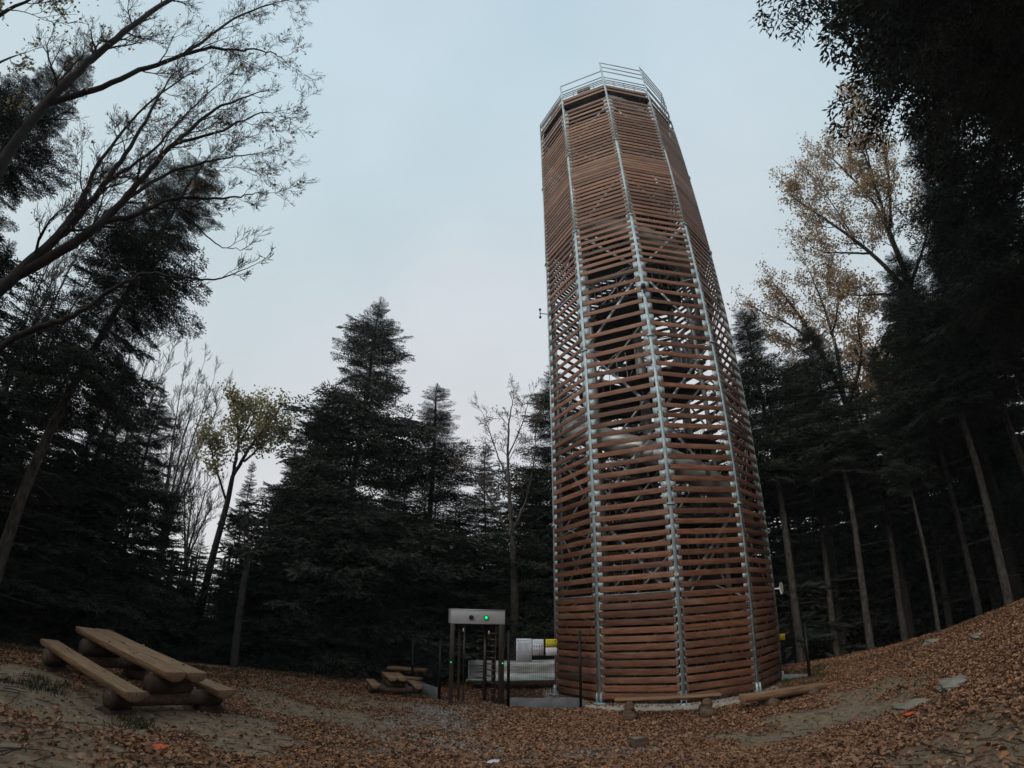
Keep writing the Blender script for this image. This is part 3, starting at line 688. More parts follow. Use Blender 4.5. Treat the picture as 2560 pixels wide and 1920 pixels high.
def fence_run(name, p, q, label, h=1.90, plinth=.27, top=None, posts=(1, 1), wires=True):
    p = np.asarray(p, float); q = np.asarray(q, float); W = np.linalg.norm(q-p); d = (q-p)/W; rz = math.atan2(d[1], d[0]); z0 = min(gz(*p), gz(*q))
    root = thing(name, (p[0], p[1], z0), label, 'fence', rz)
    for x, on in ((0, posts[0]), (W, posts[1])):
        if on: mb = MB(); mb.box((x, 0, h/2+.02), (.035, .03, h/2+.05)); mb.box((x, 0, h+.075), (.038, .033, .006)); mb.build('fence_post', 'black', root)
    if plinth: mb = MB(); mb.box((W/2, .0, plinth/2-.03), (W/2-.045, .025, plinth/2+.03)); mb.build('concrete_plinth', 'kerbc', root, bevel=.006)
    mb = MB(); x = .04
    while x < W-.03:
        mb.tube([(x, 0, plinth+.02), (x, 0, h)], .0026, 4, cap=False); x += .05
    z = plinth+.05
    while z < h-.02:
        for s in (-.005, .005): mb.tube([(.03, s, z), (W-.03, s, z)], .0035, 4, cap=False)
        z += .2
    mb.build('wire_mesh', 'black', root)
    return root, W, rz, z0
FL, FR = pol(-.15, 13.75), pol(7.45, 13.65)
fr, FW, frz, fz0 = fence_run('mesh_fence', FL, FR, 'black wire mesh fence panel carrying the notice sheets beside the turnstile')
fence_run('mesh_fence', pol(-7.4, 14.6), pol(-10.3, 16.6), 'short fence panel with pale concrete plinth left of the turnstile', h=1.6, plinth=.34)
fence_run('mesh_fence', pol(-10.3, 16.6), pol(-7.0, 21.5), 'dark fence run leading back behind the turnstile on the left', h=1.6)
fence_run('mesh_fence', pol(-7.0, 21.5), pol(3, 22.5), 'long dark fence panel behind the end of the slide', h=1.6)
fence_run('mesh_fence', pol(25.8, 16.8), pol(30.9, 15.9), 'mesh fence with low concrete plinth right behind the tower', h=1.5, plinth=.2)
fence_run('mesh_fence', pol(25.8, 16.8), pol(29.5, 21.5), 'dark mesh fence behind the tower carrying a yellow notice', h=1.5, plinth=.15)

def local(root, rz, x, y, z):
    b = Vector(root.location); return (b.x+x*math.cos(rz)-y*math.sin(rz), b.y+x*math.sin(rz)+y*math.cos(rz), b.z+z)
def sheet(x, z, w_, h_, label, rows=(), name='notice_sheet', m='white', fn=None, rz=frz, rt=None, y=-.028):
    loc = local(rt or fr, rz, x, y, z); root = thing(name, loc, label, 'notice', rz)
    mb = MB(); mb.box((w_/2, 0, h_/2), (w_/2, .004, h_/2)); b = mb.build('board', m, root)
    if fn: fn(root, w_, h_)
    return root
def text_lines(root, w_, h_, n, z0, z1, m='ink', name='text_lines', x0=.08, seed=1, hh=.0028):
    mb = MB(); rr = random.Random(seed)
    for k in range(n):
        z = z1-(z1-z0)*k/(n-1 if n > 1 else 1); x = x0*w_+rr.choice((0, .02, .04))*w_; xe = rr.uniform(.6, .93)*w_
        while x < xe:
            l = rr.uniform(.01, .045)*1.1; mb.box(((x+min(x+l, xe))/2, -.0052, z), (max(min(l, xe-x)/2, .001), .0012, hh)); x += l+.006
    mb.build(name, m, root)
def f1(root, w_, h_):
    text_lines(root, w_, h_, 1, h_-.045, h_-.045, hh=.006, name='heading', m='ink', x0=.22); text_lines(root, w_, h_, 1, h_-.075, h_-.075, hh=.004, name='heading', m='ink', seed=4, x0=.14)
    text_lines(root, w_, h_, 30, .05, h_-.11, seed=3)
    mb = MB(); mb.box((.045, -.0055, h_-.045), (.012, .0012, .016)); mb.build('small_crest', 'darkink', root)
def f2(root, w_, h_):
    text_lines(root, w_, h_, 2, h_-.07, h_-.045, seed=5, x0=.12); text_lines(root, w_, h_, 2, h_-.115, h_-.1, seed=6, x0=.2)
    for j, (z, m) in enumerate(((h_*.58, 'blue_ink'), (h_*.31, 'red_ink'))):
        for k in range(4):
            mb = MB(); mb2 = MB(); x = w_*(.17+.22*k); mb.tube([(x, -.003, z), (x, -.0066, z)], .017, 14)
            mb2.bar((x-.012, -.008, z-.008), (x+.014, -.008, z+.010), .012, .002, up=(0, 1, 0))
            pg = mb.build('round_pictogram', m, root); mb2.build('pictogram_figure', 'darkink', pg)
        text_lines(root, w_, h_, 1, z-.03, z-.03, seed=9+j, x0=.1, m=m)
    mb = MB(); mb.box((w_*.6, -.0055, .04), (.01, .0012, .014)); mb.build('small_crest', 'darkink', root); text_lines(root, w_, h_, 1, .03, .03, seed=12, x0=.1)
def f3(root, w_, h_):
    text_lines(root, w_, h_, 3, .045, h_-.085, seed=21, x0=.1, hh=.003)
    me = bpy.data.curves.new('t', 'FONT')
    me.body = 'UWAGA!'; me.size = .052; me.extrude = .001; o = bpy.data.objects.new('warning_heading', me)
    me2 = o.to_mesh() if False else None
    col.objects.link(o); dg = bpy.context.evaluated_depsgraph_get(); mm = bpy.data.meshes.new_from_object(o.evaluated_get(dg)); col.objects.unlink(o); bpy.data.objects.remove(o)
    o = bpy.data.objects.new('warning_heading', mm); col.objects.link(o); o.parent = root; mm.materials.clear(); mm.materials.append(M['darkink'])
    o.rotation_euler = (math.pi/2, 0, 0); o.location = (.045, -.0055, h_-.062)
    mb = MB(); mb.bar((w_-.06, -.0055, h_-.055), (w_-.02, -.0055, h_-.03), .02, .002, up=(0, 1, 0)); mb.build('bird_mark', 'darkink', root)
def f4(root, w_, h_):
    text_lines(root, w_, h_, 5, .06, h_-.03, seed=31, x0=.16, m='red_ink'); text_lines(root, w_, h_, 1, .03, .03, seed=33, x0=.5)
# along the fence: azimuths converted to metres from the left post
sheet(.20, 1.19, .40, .60, 'large white A2 text notice, leftmost sheet on the mesh fence', fn=f1)
sheet(.615, 1.36, .285, .415, 'white notice with two rows of small round pictograms on the fence', fn=f2)
sheet(.95, 1.575, .285, .20, 'yellow warning notice on the fence, above a white one', m='yellow', fn=f3)
sheet(.95, 1.355, .285, .205, 'small white notice with red lines below the yellow one', fn=f4)
pY = pol(28.4, 19.8)
o = thing('notice_sheet', (pY[0], pY[1], .98), 'small yellow notice hanging on the dark fence right of the tower', 'notice', R(-30))
mb = MB(); mb.box((0, 0, .15), (.15, .004, .11)); mb.build('board', 'yellow', o); text_lines(o, .2, .2, 2, .16, .2, m='darkink', x0=-.4, seed=8, hh=.006)

# ------------------------------------------------------------------ log furniture
def halflog(mb, a, b, wd, th, r=.5, k=7):
    # half round plank: flat top, round underside
    pr = [(wd/2, 0)]+[(wd/2*math.cos(t), -th*math.sin(t)**.7) for t in np.linspace(.25, math.pi-.25, k)]+[(-wd/2, 0)]
    mb.extrude(pr, a, b, r=r)
def roundlog(mb, a, b, rad, k=14, r=.5, flat=0):
    a, b = np.array(a, float), np.array(b, float); n = 5
    rr = random.Random(int(abs(a[0]*100)+rad*1000)); pts = [a+(b-a)*i/(n-1) for i in range(n)]
    mb.tube(pts, [rad*rr.uniform(.94, 1.05) for _ in pts], k, r=r)
def front_bench():
    a, b = pol(11.0, 12.1), pol(21.9, 12.2); za = .46
    mid = (a+b)/2; d = (b-a); W = np.linalg.norm(d); d = d/W; rz = math.atan2(d[1], d[0]); g = gz(*mid)
    root = thing('log_bench', (mid[0], mid[1], g), 'log bench with thin plank seat on stacked logs in front of the tower', 'bench', rz)
    mb = MB(); halflog(mb, (-W/2, 0, .47), (W/2, 0, .475), .34, .075); mb.build('seat', 'seat', root, bevel=.006)
    for x in (-W/2+.31, W/2-.33):
        mb = MB(); roundlog(mb, (x, -.30, .10), (x, .30, .10), .155); mb.build('lower_log', 'log', root)
        mb = MB(); roundlog(mb, (x+.01, -.26, .315), (x+.01, .26, .315), .108); mb.build('upper_log', 'log', root)
front_bench()
def right_bench():
    a, b = pol(24.1, 12.5), pol(32.1, 13.9); d = (b-a); W = np.linalg.norm(d); d /= W; rz = math.atan2(d[1], d[0]); mid = (a+b)/2
    za, zb = 2.3-12.5*math.tan(R(8.85)), 2.3-13.9*math.tan(R(8.25))
    root = thing('log_bench', (mid[0], mid[1], 0), 'low half log bench sloping uphill at the right foot of the tower', 'bench', rz)
    mb = MB(); halflog(mb, (-W/2, 0, za), (W/2, 0, zb), .33, .19); mb.build('seat', 'seat', root, bevel=.008)
    for x, rr in ((-W/2+.7, .12), (W/2-.45, .125)):
        g = gz(mid[0]+d[0]*x, mid[1]+d[1]*x); mb = MB(); roundlog(mb, (x, -.28, g+.07), (x, .27, g+.07), rr); mb.build('support_log', 'log', root)
right_bench()
def picnic(name, loc, rz, label, Ln=2.6, sc=1.0, tilt=None):
    root = thing(name, loc, label, 'picnic table', rz, tilt=tilt, scale=(sc,)*3)
    # x along length, y across
    mb = MB(); halflog(mb, (-Ln/2, -.185, .74), (Ln/2, -.185, .74), .35, .15); mb.build('table_plank', 'seat', root, bevel=.008)
    mb = MB(); halflog(mb, (-Ln/2-.02, .185, .74), (Ln/2+.03, .185, .74), .34, .15); mb.build('table_plank', 'seat', root, bevel=.008)
    for s in (-1, 1):
        mb = MB(); halflog(mb, (-Ln/2, s*.80, .455), (Ln/2, s*.80, .455), .33, .15); mb.build('bench_plank', 'seat', root, bevel=.008)
    for x in (-Ln/2+.42, Ln/2-.42):
        mb = MB(); roundlog(mb, (x, -1.0, .24), (x, 1.0, .24), .115); mb.build('cross_log', 'log', root)
        for s in (-1, 1):
            mb = MB(); roundlog(mb, (x, s*.60, -.03), (x, s*1.04, -.03), .165); mb.build('foot_log', 'bark_log', root)
            mb = MB(); roundlog(mb, (x, s*.64, .25), (x, s*.97, .25), .155); mb.build('block_log', 'bark_log', root)
        mb = MB(); roundlog(mb, (x, -.36, .455), (x, .36, .455), .15); mb.build('riser_log', 'bark_log', root)
    return root
pn, pf = pol(-33.3, 8.6), pol(-42.6, 11.3)
d = pn-pf; mid = (pn+pf)/2
picnic('picnic_table', (mid[0], mid[1], .50), math.atan2(d[1], d[0]), 'large log picnic table with benches at the left of the clearing', Ln=float(np.linalg.norm(d)), tilt=(0, R(4.1)))
q1 = pol(-12.2, 15.0); picnic('picnic_table', (q1[0], q1[1], gz(*q1)+.02), R(112), 'small rough log picnic set in the background left of the turnstile', Ln=1.7, sc=.72)
q2 = pol(-10.7, 16.9); picnic('picnic_table', (q2[0], q2[1], gz(*q2)+.02), R(175), 'farther log picnic set half hidden beside the concrete plinth', Ln=1.6, sc=.75)

def table_leaves():
    g = np.random.default_rng(5); c, sn = math.cos(math.atan2(d[1], d[0])), math.sin(math.atan2(d[1], d[0])); P = []
    for k in range(22):
        x, (y, z) = g.uniform(-1.5, 1.5), ((g.uniform(-.32, .32), .752) if k < 12 else (g.choice([-1, 1])*g.uniform(.68, .92), .467))
        P.append((mid[0]+x*c-y*sn, mid[1]+x*sn+y*c, .50+z-x*math.sin(R(4.1))))
    V, Q, r = leaf_quads(np.array(P), .06, flat=.15); mb = MB(); mb.add(V, Q, r=r); tag(mb.build('fallen_leaves', 'litter'), 'few dry leaves lying on the large picnic table and its benches', 'leaf litter', kind='stuff')
table_leaves()

# ------------------------------------------------------------------ small things
def lamp():
    p = pol(-5.75, 22.5); g = gz(*p); root = thing('lamp_post', (p[0], p[1], g), 'slim dark lamp post with small white lamp head behind the turnstile', 'lamp post')
    mb = MB(); mb.tube([(0, 0, 0), (0, 0, 4.1-g)], [.05, .04], 8); mb.build('pole', 'pole', root)
    mb = MB(); mb.tube([(0.02, 0, 4.02-g), (.1, -.03, 4.05-g), (.26, -.06, 3.99-g), (.28, -.06, 3.96-g)], [.06, .12, .13, .05], 12); mb.build('lamp_head', 'lampw', root, smooth=True)
lamp()
def stump():
    p = pol(13.4, 9.3); root = thing('tree_stump', (p[0], p[1], gz(*p)), 'small square cut stump sticking out of the leaves in the foreground', 'stump', R(12))
    mb = MB(); mb.box((0, 0, .07), (.135, .10, .10)); mb.build('stump_body', 'log', root, bevel=.015); mb = MB(); mb.box((0, 0, .173), (.13, .095, .004)); mb.build('cut_face', mat('stump_top', (.28, .22, .17), (.16, .12, .09), scale=20), root)
stump()
def rock(az, D, s, label, seed):
    p = pol(az, D); import bmesh
    bm = bmesh.new(); bmesh.ops.create_icosphere(bm, subdivisions=4, radius=1); rr = random.Random(seed); f = [rr.uniform(1.5, 4) for _ in range(6)]
    for v in bm.verts:
        c = v.co; k = 1+.18*math.sin(c.x*f[0]+1)*math.sin(c.y*f[1]+seed)+.12*math.sin(c.z*f[2]*2+c.x*f[3])+.05*math.sin(c.x*9+seed)*math.sin(c.y*11)
        v.co = Vector((c.x*k*s[0], c.y*k*s[1], c.z*k*s[2]))
    me = bpy.data.meshes.new('rock'); bm.to_mesh(me); bm.free(); me.materials.append(M['rock']); o = bpy.data.objects.new('rock', me); col.objects.link(o)
    o.location = (p[0], p[1], gz(*p)); o.rotation_euler = (0, 0, rr.uniform(-.4, .4)-R(az)); tag(o, label, 'rock')
rock(40.6, 9.3, (.34, .22, .10), 'flat pale rock half buried in leaves, nearer the bench', 1)
rock(44.4, 9.7, (.22, .34, .13), 'pale upright rock on the leafy slope at right', 5)
rock(42.9, 15.5, (.25, .2, .12), 'small grey stone high on the right slope', 9)
rock(47.2, 13.5, (.14, .5, .06), 'long thin stone slab on the upper right slope', 12)
def scrap(az, D, label, m):
    p = pol(az, D); mb = MB(); mb.add([(-.09, -.05, .05), (.07, -.06, .04), (.10, .05, .07), (-.06, .06, .05), (0, 0, .085)], None, [(0, 1, 4), (1, 2, 4), (2, 3, 4), (3, 0, 4)])
    mb.add([(-.09, -.05, .046), (.07, -.06, .036), (.10, .05, .066), (-.06, .06, .046)], [(0, 3, 2, 1)])
    o = mb.build('litter_scrap', m); o.location = (p[0], p[1], gz(*p)-.01); tag(o, label, 'litter')
scrap(-35.2, 6.3, 'crumpled bright orange scrap lying on the soil at lower left', 'orange')
scrap(40.0, 8.4, 'small red scrap among the leaves near the pale rocks', 'orange')
scrap(-1.7, 7.6, 'tiny white scrap of paper in the foreground leaves', 'white')

# ------------------------------------------------------------------ conifers
def branch_tpl(seed, npair, nu, nbl, blen, bw):
    """one fir bough of unit length: curved side twigs, each with short shoots, each shoot with needle blades"""
    g = np.random.default_rng(seed); V = []
    def blade(p, d, Lb, w):
        nn = np.cross(d, g.normal(size=3)); nn /= np.linalg.norm(nn)+1e-9; V.append([p, p+d*Lb*.45+nn*w, p+d*Lb, p+d*Lb*.45-nn*w])
    wob = g.uniform(-.05, .05, 3)
    def axis(t): return np.array([t, wob[0]*math.sin(t*5)+wob[1]*t*t, -.05*t*t+wob[2]*math.sin(t*4)*.6])
    for t in np.linspace(.10, 1, npair):
        for sd in (-1, 1):
            if g.random() < .10: continue
            l = (.46*(1-t)**.62+.06)*g.uniform(.6, 1.25); th = sd*R(g.uniform(40, 68)); bend = -sd*R(g.uniform(5, 40)); p = axis(t+g.uniform(-.015, .015)); dz = g.uniform(-.25, .12)
            n = max(2, int(nu*l/.4+.5)); st = l/n
            for k in range(n):
                a = th+bend*k/n; d = np.array([math.cos(a), math.sin(a), dz-.25*k/n]); d /= np.linalg.norm(d); q = p+d*st; blade(p, d, st*1.15, bw*.8)
                for s2 in (-1, 1):
                    sl = (.055+.10*(1-k/n)*min(l/.3, 1))*g.uniform(.6, 1.3); a2 = a+s2*R(g.uniform(35, 65)); d2 = np.array([math.cos(a2), math.sin(a2), dz+g.uniform(-.35, .25)]); d2 /= np.linalg.norm(d2)
                    for m in range(nbl):
                        pp = p+d*st*.5+d2*sl*m/nbl; a3 = a2+(-1)**m*R(g.uniform(10, 42)); d3 = np.array([math.cos(a3), math.sin(a3), d2[2]+g.uniform(-.4, .4)]); d3 /= np.linalg.norm(d3)
                        blade(pp, d3, blen*g.uniform(.7, 1.25), bw)
                p = q
            blade(p, d, blen*1.2, bw)
    for sx in (0, 1):
        for t in (0, .25, .5, .75):
            a, b = axis(t), axis(t+.25); o = np.array([0, .004*(1-t)*(1-sx), .004*(1-t)*sx]); V.append([a-o, a+o, b+o*.7, b-o*.7])
    return np.array(V)
TPL = {'hi': [branch_tpl(i, 14, 7, 2, .062, .0085) for i in range(5)], 'lo': [branch_tpl(10+i, 10, 4, 1, .12, .018) for i in range(3)], 'near': [branch_tpl(20+i, 16, 9, 4, .036, .0064) for i in range(5)],
       'mass': [branch_tpl(30+i, 6, 3, 1, .16, .032) for i in range(3)]}
print('tpl', {k: len(v[0]) for k, v in TPL.items()})
def fir_crown(seed, H, cb, Rm, q='hi', step=.36, per=7, power=.8, sparse=.06, droop=0.0):
    g = np.random.default_rng(seed); out = []; rr = []
    z = cb
    while z < H-.25:
        u = (H-z)/(H-cb); sh = min(u**power, 1)*(1-.25*max(0, u-.8)/.2)
        k0 = g.uniform(0, 6.28); lump = 1+.22*math.sin(z*1.9+seed)+.1*math.sin(z*4.3+seed*2)
        npb = per if u > .12 else 7
        for k in range(npb):
            if g.random() < sparse: continue
            a = k0+k*2*math.pi/npb+g.uniform(-.3, .3); Lb = max(.28, Rm*sh*lump*g.uniform(.62, 1.18))
            el = R((34 if u < .08 else 20-30*u)+g.uniform(-9, 9)-droop*u); roll = R(g.uniform(-14, 14))
            T = TPL[q][g.integers(len(TPL[q]))]*Lb
            if Lb < 1.0: T = T*np.array([1, 1, 1])
            x, y, zz = T[..., 0], T[..., 1], T[..., 2]
            y, zz = y*math.cos(roll)-zz*math.sin(roll), y*math.sin(roll)+zz*math.cos(roll)
            x, zz = x*math.cos(el)-zz*math.sin(el), x*math.sin(el)+zz*math.cos(el)
            x, y = x*math.cos(a)-y*math.sin(a), x*math.sin(a)+y*math.cos(a)
            out.append(np.stack([x, y, zz+z+g.uniform(-.15, .15)], -1)); rr.append(np.clip(g.normal(.5, .2)+g.normal(0, .12, len(T)), 0, 1))
        z += step*(.75+.5*g.random())*(1 if u > .2 else .75)
    # leader
    T = TPL[q][0]*.55; out.append(np.stack([T[..., 1], T[..., 2], T[..., 0]+H-.5], -1)); rr.append(np.full(len(T), .6))
    V = np.vstack(out); mb = MB(); mb.add(V.reshape(-1, 3), np.arange(len(V)*4).reshape(-1, 4), r=np.concatenate(rr)); return mb
def fir_trunk(seed, H, rad, cb, stubs=True):
    g = random.Random(seed); mb = MB(); n = 14
    pts = [(.07*math.sin(i*.8+seed), .06*math.cos(i*.6+seed), -.8+(H+.8)*i/(n-1)) for i in range(n)]
    mb.tube(pts, [rad*(1.25 if i == 0 else 1)*(1-i/(n-1))**.8+.012 for i in range(n)], 10)
    if stubs:
        z = 1.2
        while z < max(cb, 2)+1.5:
            a = g.uniform(0, 6.28); l = g.uniform(.4, 1.9); r0 = .018; dr = g.uniform(-.3, .15)
            p = [(0, 0, z), (math.cos(a)*l*.5, math.sin(a)*l*.5, z+dr*l*.3), (math.cos(a+.1)*l, math.sin(a+.1)*l, z+dr*l)]
            mb.tube(p, [r0, .011, .005], 4, cap=False)
            mb.tube([p[1], (p[1][0]+math.cos(a+.9)*l*.35, p[1][1]+math.sin(a+.9)*l*.35, p[1][2]-.05)], [.008, .004], 3, cap=False)
            z += g.uniform(.18, .6)
    return mb
PROT = {}
def fir(kind, az, D, top_el=None, H=None, wid=1.0, label='', group=None, tilt=None, rz=None, name='fir_tree'):
    """kind -> prototype; scaled so its tip reaches the wanted height"""
    K = {'full': (12., .6, 3.5, 'hi', 1), 'full2': (12., .5, 3.1, 'hi', 2), 'narrow': (12., .5, 2.4, 'hi', 5), 'tall': (17., 8.2, 2.9, 'hi', 3), 'tall2': (18., 9.2, 2.9, 'hi', 6), 'fill': (9., .2, 2.9, 'lo', 4), 'fill2': (11., .3, 3.0, 'lo', 8),
         'near': (22., 7.6, 3.8, 'near', 9), 'nearL': (15., 5.0, 2.2, 'near', 12), 'lean': (16., 6.4, 2.5, 'near', 14)}[kind]
    if kind not in PROT:
        H0, cb, Rm, q, sd = K
        c = fir_crown(sd, H0, cb, Rm, q, step={'hi': .30, 'lo': .36, 'near': .31}[q], per={'hi': 9, 'lo': 9, 'near': 11 if kind == 'near' else 9}[q], sparse={'near': .02, 'lean': .36, 'nearL': .36}.get(kind, .10), power=.62 if kind != 'narrow' else .72).build('crown', 'needle')
        t = fir_trunk(sd, H0, {'near': .26, 'tall': .2, 'tall2': .19, 'narrow': .085, 'full2': .14}.get(kind, .16), cb).build('trunk', 'bark_fir', smooth=True)
        PROT[kind] = (c, t, H0); fresh = True
    else: fresh = False
    c0, t0, H0 = PROT[kind]; p = pol(az, D); g = gz(*p)
    if H is None: H = CAMZ+D*math.tan(R(top_el))-g
    s = H/H0; rz = random.uniform(0, 6.28) if rz is None else rz
    root = thing(name, (p[0], p[1], g-.05), label, 'tree', rz, group, scale=(s*wid, s*wid, s), tilt=tilt)
    for o in (c0, t0):
        if not fresh: o = o.copy(); col.objects.link(o)
        o.parent = root
    return root
G1 = 'dark firs filling the forest edge'
fir('full', -18.6, 19.2, top_el=34.6, wid=.88, rz=.4, label='largest broad fir in the middle left of the forest edge', tilt=(0, R(1), ))
fir('full2', -21.9, 18.6, top_el=24.5, wid=.85, rz=2.0, label='fir with visible leaning trunk just left of the broad tallest fir')
fir('narrow', -9.3, 21, top_el=25.6, wid=1.85, rz=1.2, label='slim pointed fir between the broad fir and the bare tree')
fir('narrow', -3.0, 27, top_el=19.2, wid=1.15, rz=3.1, label='small distant pointed fir seen behind the bare tree branches')
fir('full2', 5.2, 21.5, top_el=28.5, wid=.95, rz=.9, label='dark fir touching the left edge of the tower')
fir('full2', 2.5, 20.5, H=8.5, wid=1.1, rz=4.0, label='low dense fir behind the mesh fence left of the tower')
fir('tall', 30.2, 20.5, top_el=31.5, wid=.95, rz=.3, label='tall fir with pale bare lower trunk closest to the right of the tower')
fir('tall2', 37.2, 20, top_el=28.5, wid=1.0, rz=1.9, label='second tall fir right of the tower, bare trunk and dark crown')
fir('tall', 43.6, 18.8, H=10, wid=.6, rz=2.9, label='thin pale fir trunk in the middle of the right wood')
fir('tall2', 47.4, 22, H=13.5, wid=.9, rz=3.6, label='dim fir trunk right of the thin pale one')
fir('tall', 50.4, 17.8, H=12.3, wid=.95, rz=4.4, label='stout grey fir trunk near the crest of the right slope', tilt=(0, R(-1.5), ))
fir('tall2', 54.5, 19.5, H=12.5, wid=1.15, rz=5.2, label='dark fir at the top of the right slope by the frame edge')
fir('tall', 60.5, 15.5, H=14, wid=1.1, rz=.7, label='tall dark fir at the right frame edge below the overhanging crown')
fir('full', 52.5, 25, H=12.5, wid=1.0, rz=1.7, label='fir with foliage to the ground deep in the right wood')
fir('near', 80, 10.8, H=25, wid=1.12, rz=1.0, label='huge near fir overhanging the top right corner')
fir('near', 82, 14.5, H=26, wid=1.15, rz=3.0, label='second huge fir behind the overhanging one at the far right')
fir('lean', -52.6, 12.3, top_el=45.3, wid=.92, rz=.5, label='leaning fir with pale trunk and crown high over the left clearing', tilt=(R(-3), R(5.0)))
fir('nearL', -67.5, 11.2, top_el=44.5, wid=1.1, rz=2.2, label='near fir crown behind the bare oak boughs at the left edge')
fir('nearL', -61.5, 13.5, top_el=27, wid=.8, rz=4.2, label='fir at the left frame edge below the bare oak boughs')
fir('full', -45.6, 17, top_el=21.3, wid=1.0, rz=2.6, label='bushy dark fir behind the large picnic table')
fir('full2', -41.0, 16.2, top_el=20.0, wid=.95, rz=5.0, label='bushy fir right of the one behind the large picnic table')
fir('full2', -51, 15.2, top_el=18.0, wid=1.1, rz=1.4, label='dark fir behind the left end of the large picnic table')
fir('narrow', -29.6, 19, top_el=14.5, wid=.9, rz=.8, label='small thin topped fir beside the yellow leaved oak')
fir('narrow', -25.0, 18.8, top_el=18.5, wid=1.2, rz=2.8, label='half height fir at the left flank of the broad tallest fir')
fir('full2', -13.6, 18.8, top_el=15.0, wid=1.0, rz=3.9, label='dense fir at the right flank of the broad tallest fir')
FILL = [(-56, 17, 10, 'shadowed fir at the far left behind the leaning pale trunk'), (-37, 19.5, 5.5, 'low fir between the large picnic table and the yellow oak'), (-33.5, 20.5, 4.6, 'low dark fir right behind the trunk of the yellow oak'),
        (-28, 21, 5.3, 'low dark fir behind the slim bare sapling'), (-23, 21, 9, 'shaded fir behind the leaning trunk left of the broad fir'), (-16, 21.5, 7, 'shaded fir filling the gap right of the broad tallest fir'),
        (-6.2, 20.5, 7.2, 'low dark fir directly above the turnstile header'), (-1.5, 21, 6.0, 'low dark fir left of the grey trunk of the bare spreading tree'), (8, 25, 11, 'fir seen through the left slats of the tower'),
        (14, 25, 12, 'fir hidden behind the middle left slats of the tower'), (20, 25, 12, 'fir hidden behind the middle right slats of the tower'), (26, 25, 12, 'fir seen through the right slats of the tower'),
        (33.8, 24, 11, 'dark fir filling between the first and second pale trunks right of the tower'), (40.5, 23, 9.0, 'dark fir behind the trunk of the lower russet oak'), (44.8, 25, 10.5, 'dark fir behind the thin pale trunk in the right wood'),
        (49, 25, 14, 'dark fir behind the stout grey trunk on the right crest'), (57, 22, 15, 'dark fir in the right wood just inside the frame edge'), (34.5, 29, 15, 'more distant fir rising between the tower and the lower russet oak'),
        (-11.5, 23, 6.8, 'dark fir between the slim pointed fir and the broad one')]
for i, (az, D, H, lb) in enumerate(FILL):
    fir(('tall' if i % 2 else 'tall2') if az > 30 else ('fill' if i % 2 else 'fill2'), az, D, H=H+(2.0 if az > 30 else 0), wid=1.1, label=lb, group=G1)


# deep wood: one uncountable mass
def deep_wood():
    g = np.random.default_rng(5); protos = [fir_crown(40+i, 13, .8 if i else 3, 3.0, 'mass', step=.62, per=7) for i in range(3)]
    PV = [(np.vstack(p.V), np.concatenate(p.rq)) for p in protos]; mb = MB()
    n = 0
    for k in range(400):
        az = g.uniform(-180, 180); front = abs(az) < 85
        D = g.uniform(25, 52) if front else g.uniform(24, 50)
        if front and k % 2 and abs(az) < 70: D = g.uniform(24, 34)
        p = pol(az, D); s = g.uniform(.65, 1.0)
        if -42 < az < -27: s *= .42
        elif -27 < az < 0: s *= .8 if D < 40 else .9
        elif 0 <= az < 30: s *= .9
        elif az >= 30:
            s *= 1.05
            if front and az < 70: D = max(D, 31); p = pol(az, D)
        V, r = PV[k % 3]; a = g.uniform(0, 6.28); c, sn = math.cos(a), math.sin(a)
        W = np.stack([V[:, 0]*c-V[:, 1]*sn, V[:, 0]*sn+V[:, 1]*c, V[:, 2]], 1)*np.array([s*1.05, s*1.05, s])+np.array([p[0], p[1], gz(*p)-.3])
        mb.add(W, np.arange(len(W)).reshape(-1, 4), r=np.clip(r+g.normal(0, .15), 0, 1)); n += len(W)//4
        mb.tube([(p[0], p[1], -3), (p[0], p[1], 11*s)], [.2, .05], 5, cap=False)
    for k in range(90):
        az = g.uniform(27, 80); D = g.uniform(32, 46); p = pol(az, D); sc = g.uniform(.8, 1.05); V, r = PV[1+k % 2]; a = g.uniform(0, 6.28); c, sn = math.cos(a), math.sin(a)
        W = np.stack([V[:, 0]*c-V[:, 1]*sn, V[:, 0]*sn+V[:, 1]*c, V[:, 2]], 1)*np.array([sc*1.2, sc*1.2, sc])+np.array([p[0], p[1], gz(*p)-.6]); mb.add(W, np.arange(len(W)).reshape(-1, 4), r=r)
    for k in range(22):  # unseen tall trees behind the camera, added to darken the tower base
        az = g.uniform(95, 265); D = g.uniform(15, 22); p = pol(az, D); sc = g.uniform(1.2, 1.5); V, r = PV[k % 3]; a = g.uniform(0, 6.28); c, sn = math.cos(a), math.sin(a)
        W = np.stack([V[:, 0]*c-V[:, 1]*sn, V[:, 0]*sn+V[:, 1]*c, V[:, 2]], 1)*np.array([sc*.9, sc*.9, sc])+np.array([p[0], p[1], gz(*p)-.3])
        mb.add(W, np.arange(len(W)).reshape(-1, 4), r=r); mb.tube([(p[0], p[1], -3), (p[0], p[1], 11*sc)], [.25, .05], 5, cap=False)
    print('deep wood quads', n)
    tag(mb.build('deep_forest', 'needle'), 'dark depth of the surrounding fir forest beyond the front trees', 'forest', kind='stuff')
deep_wood()

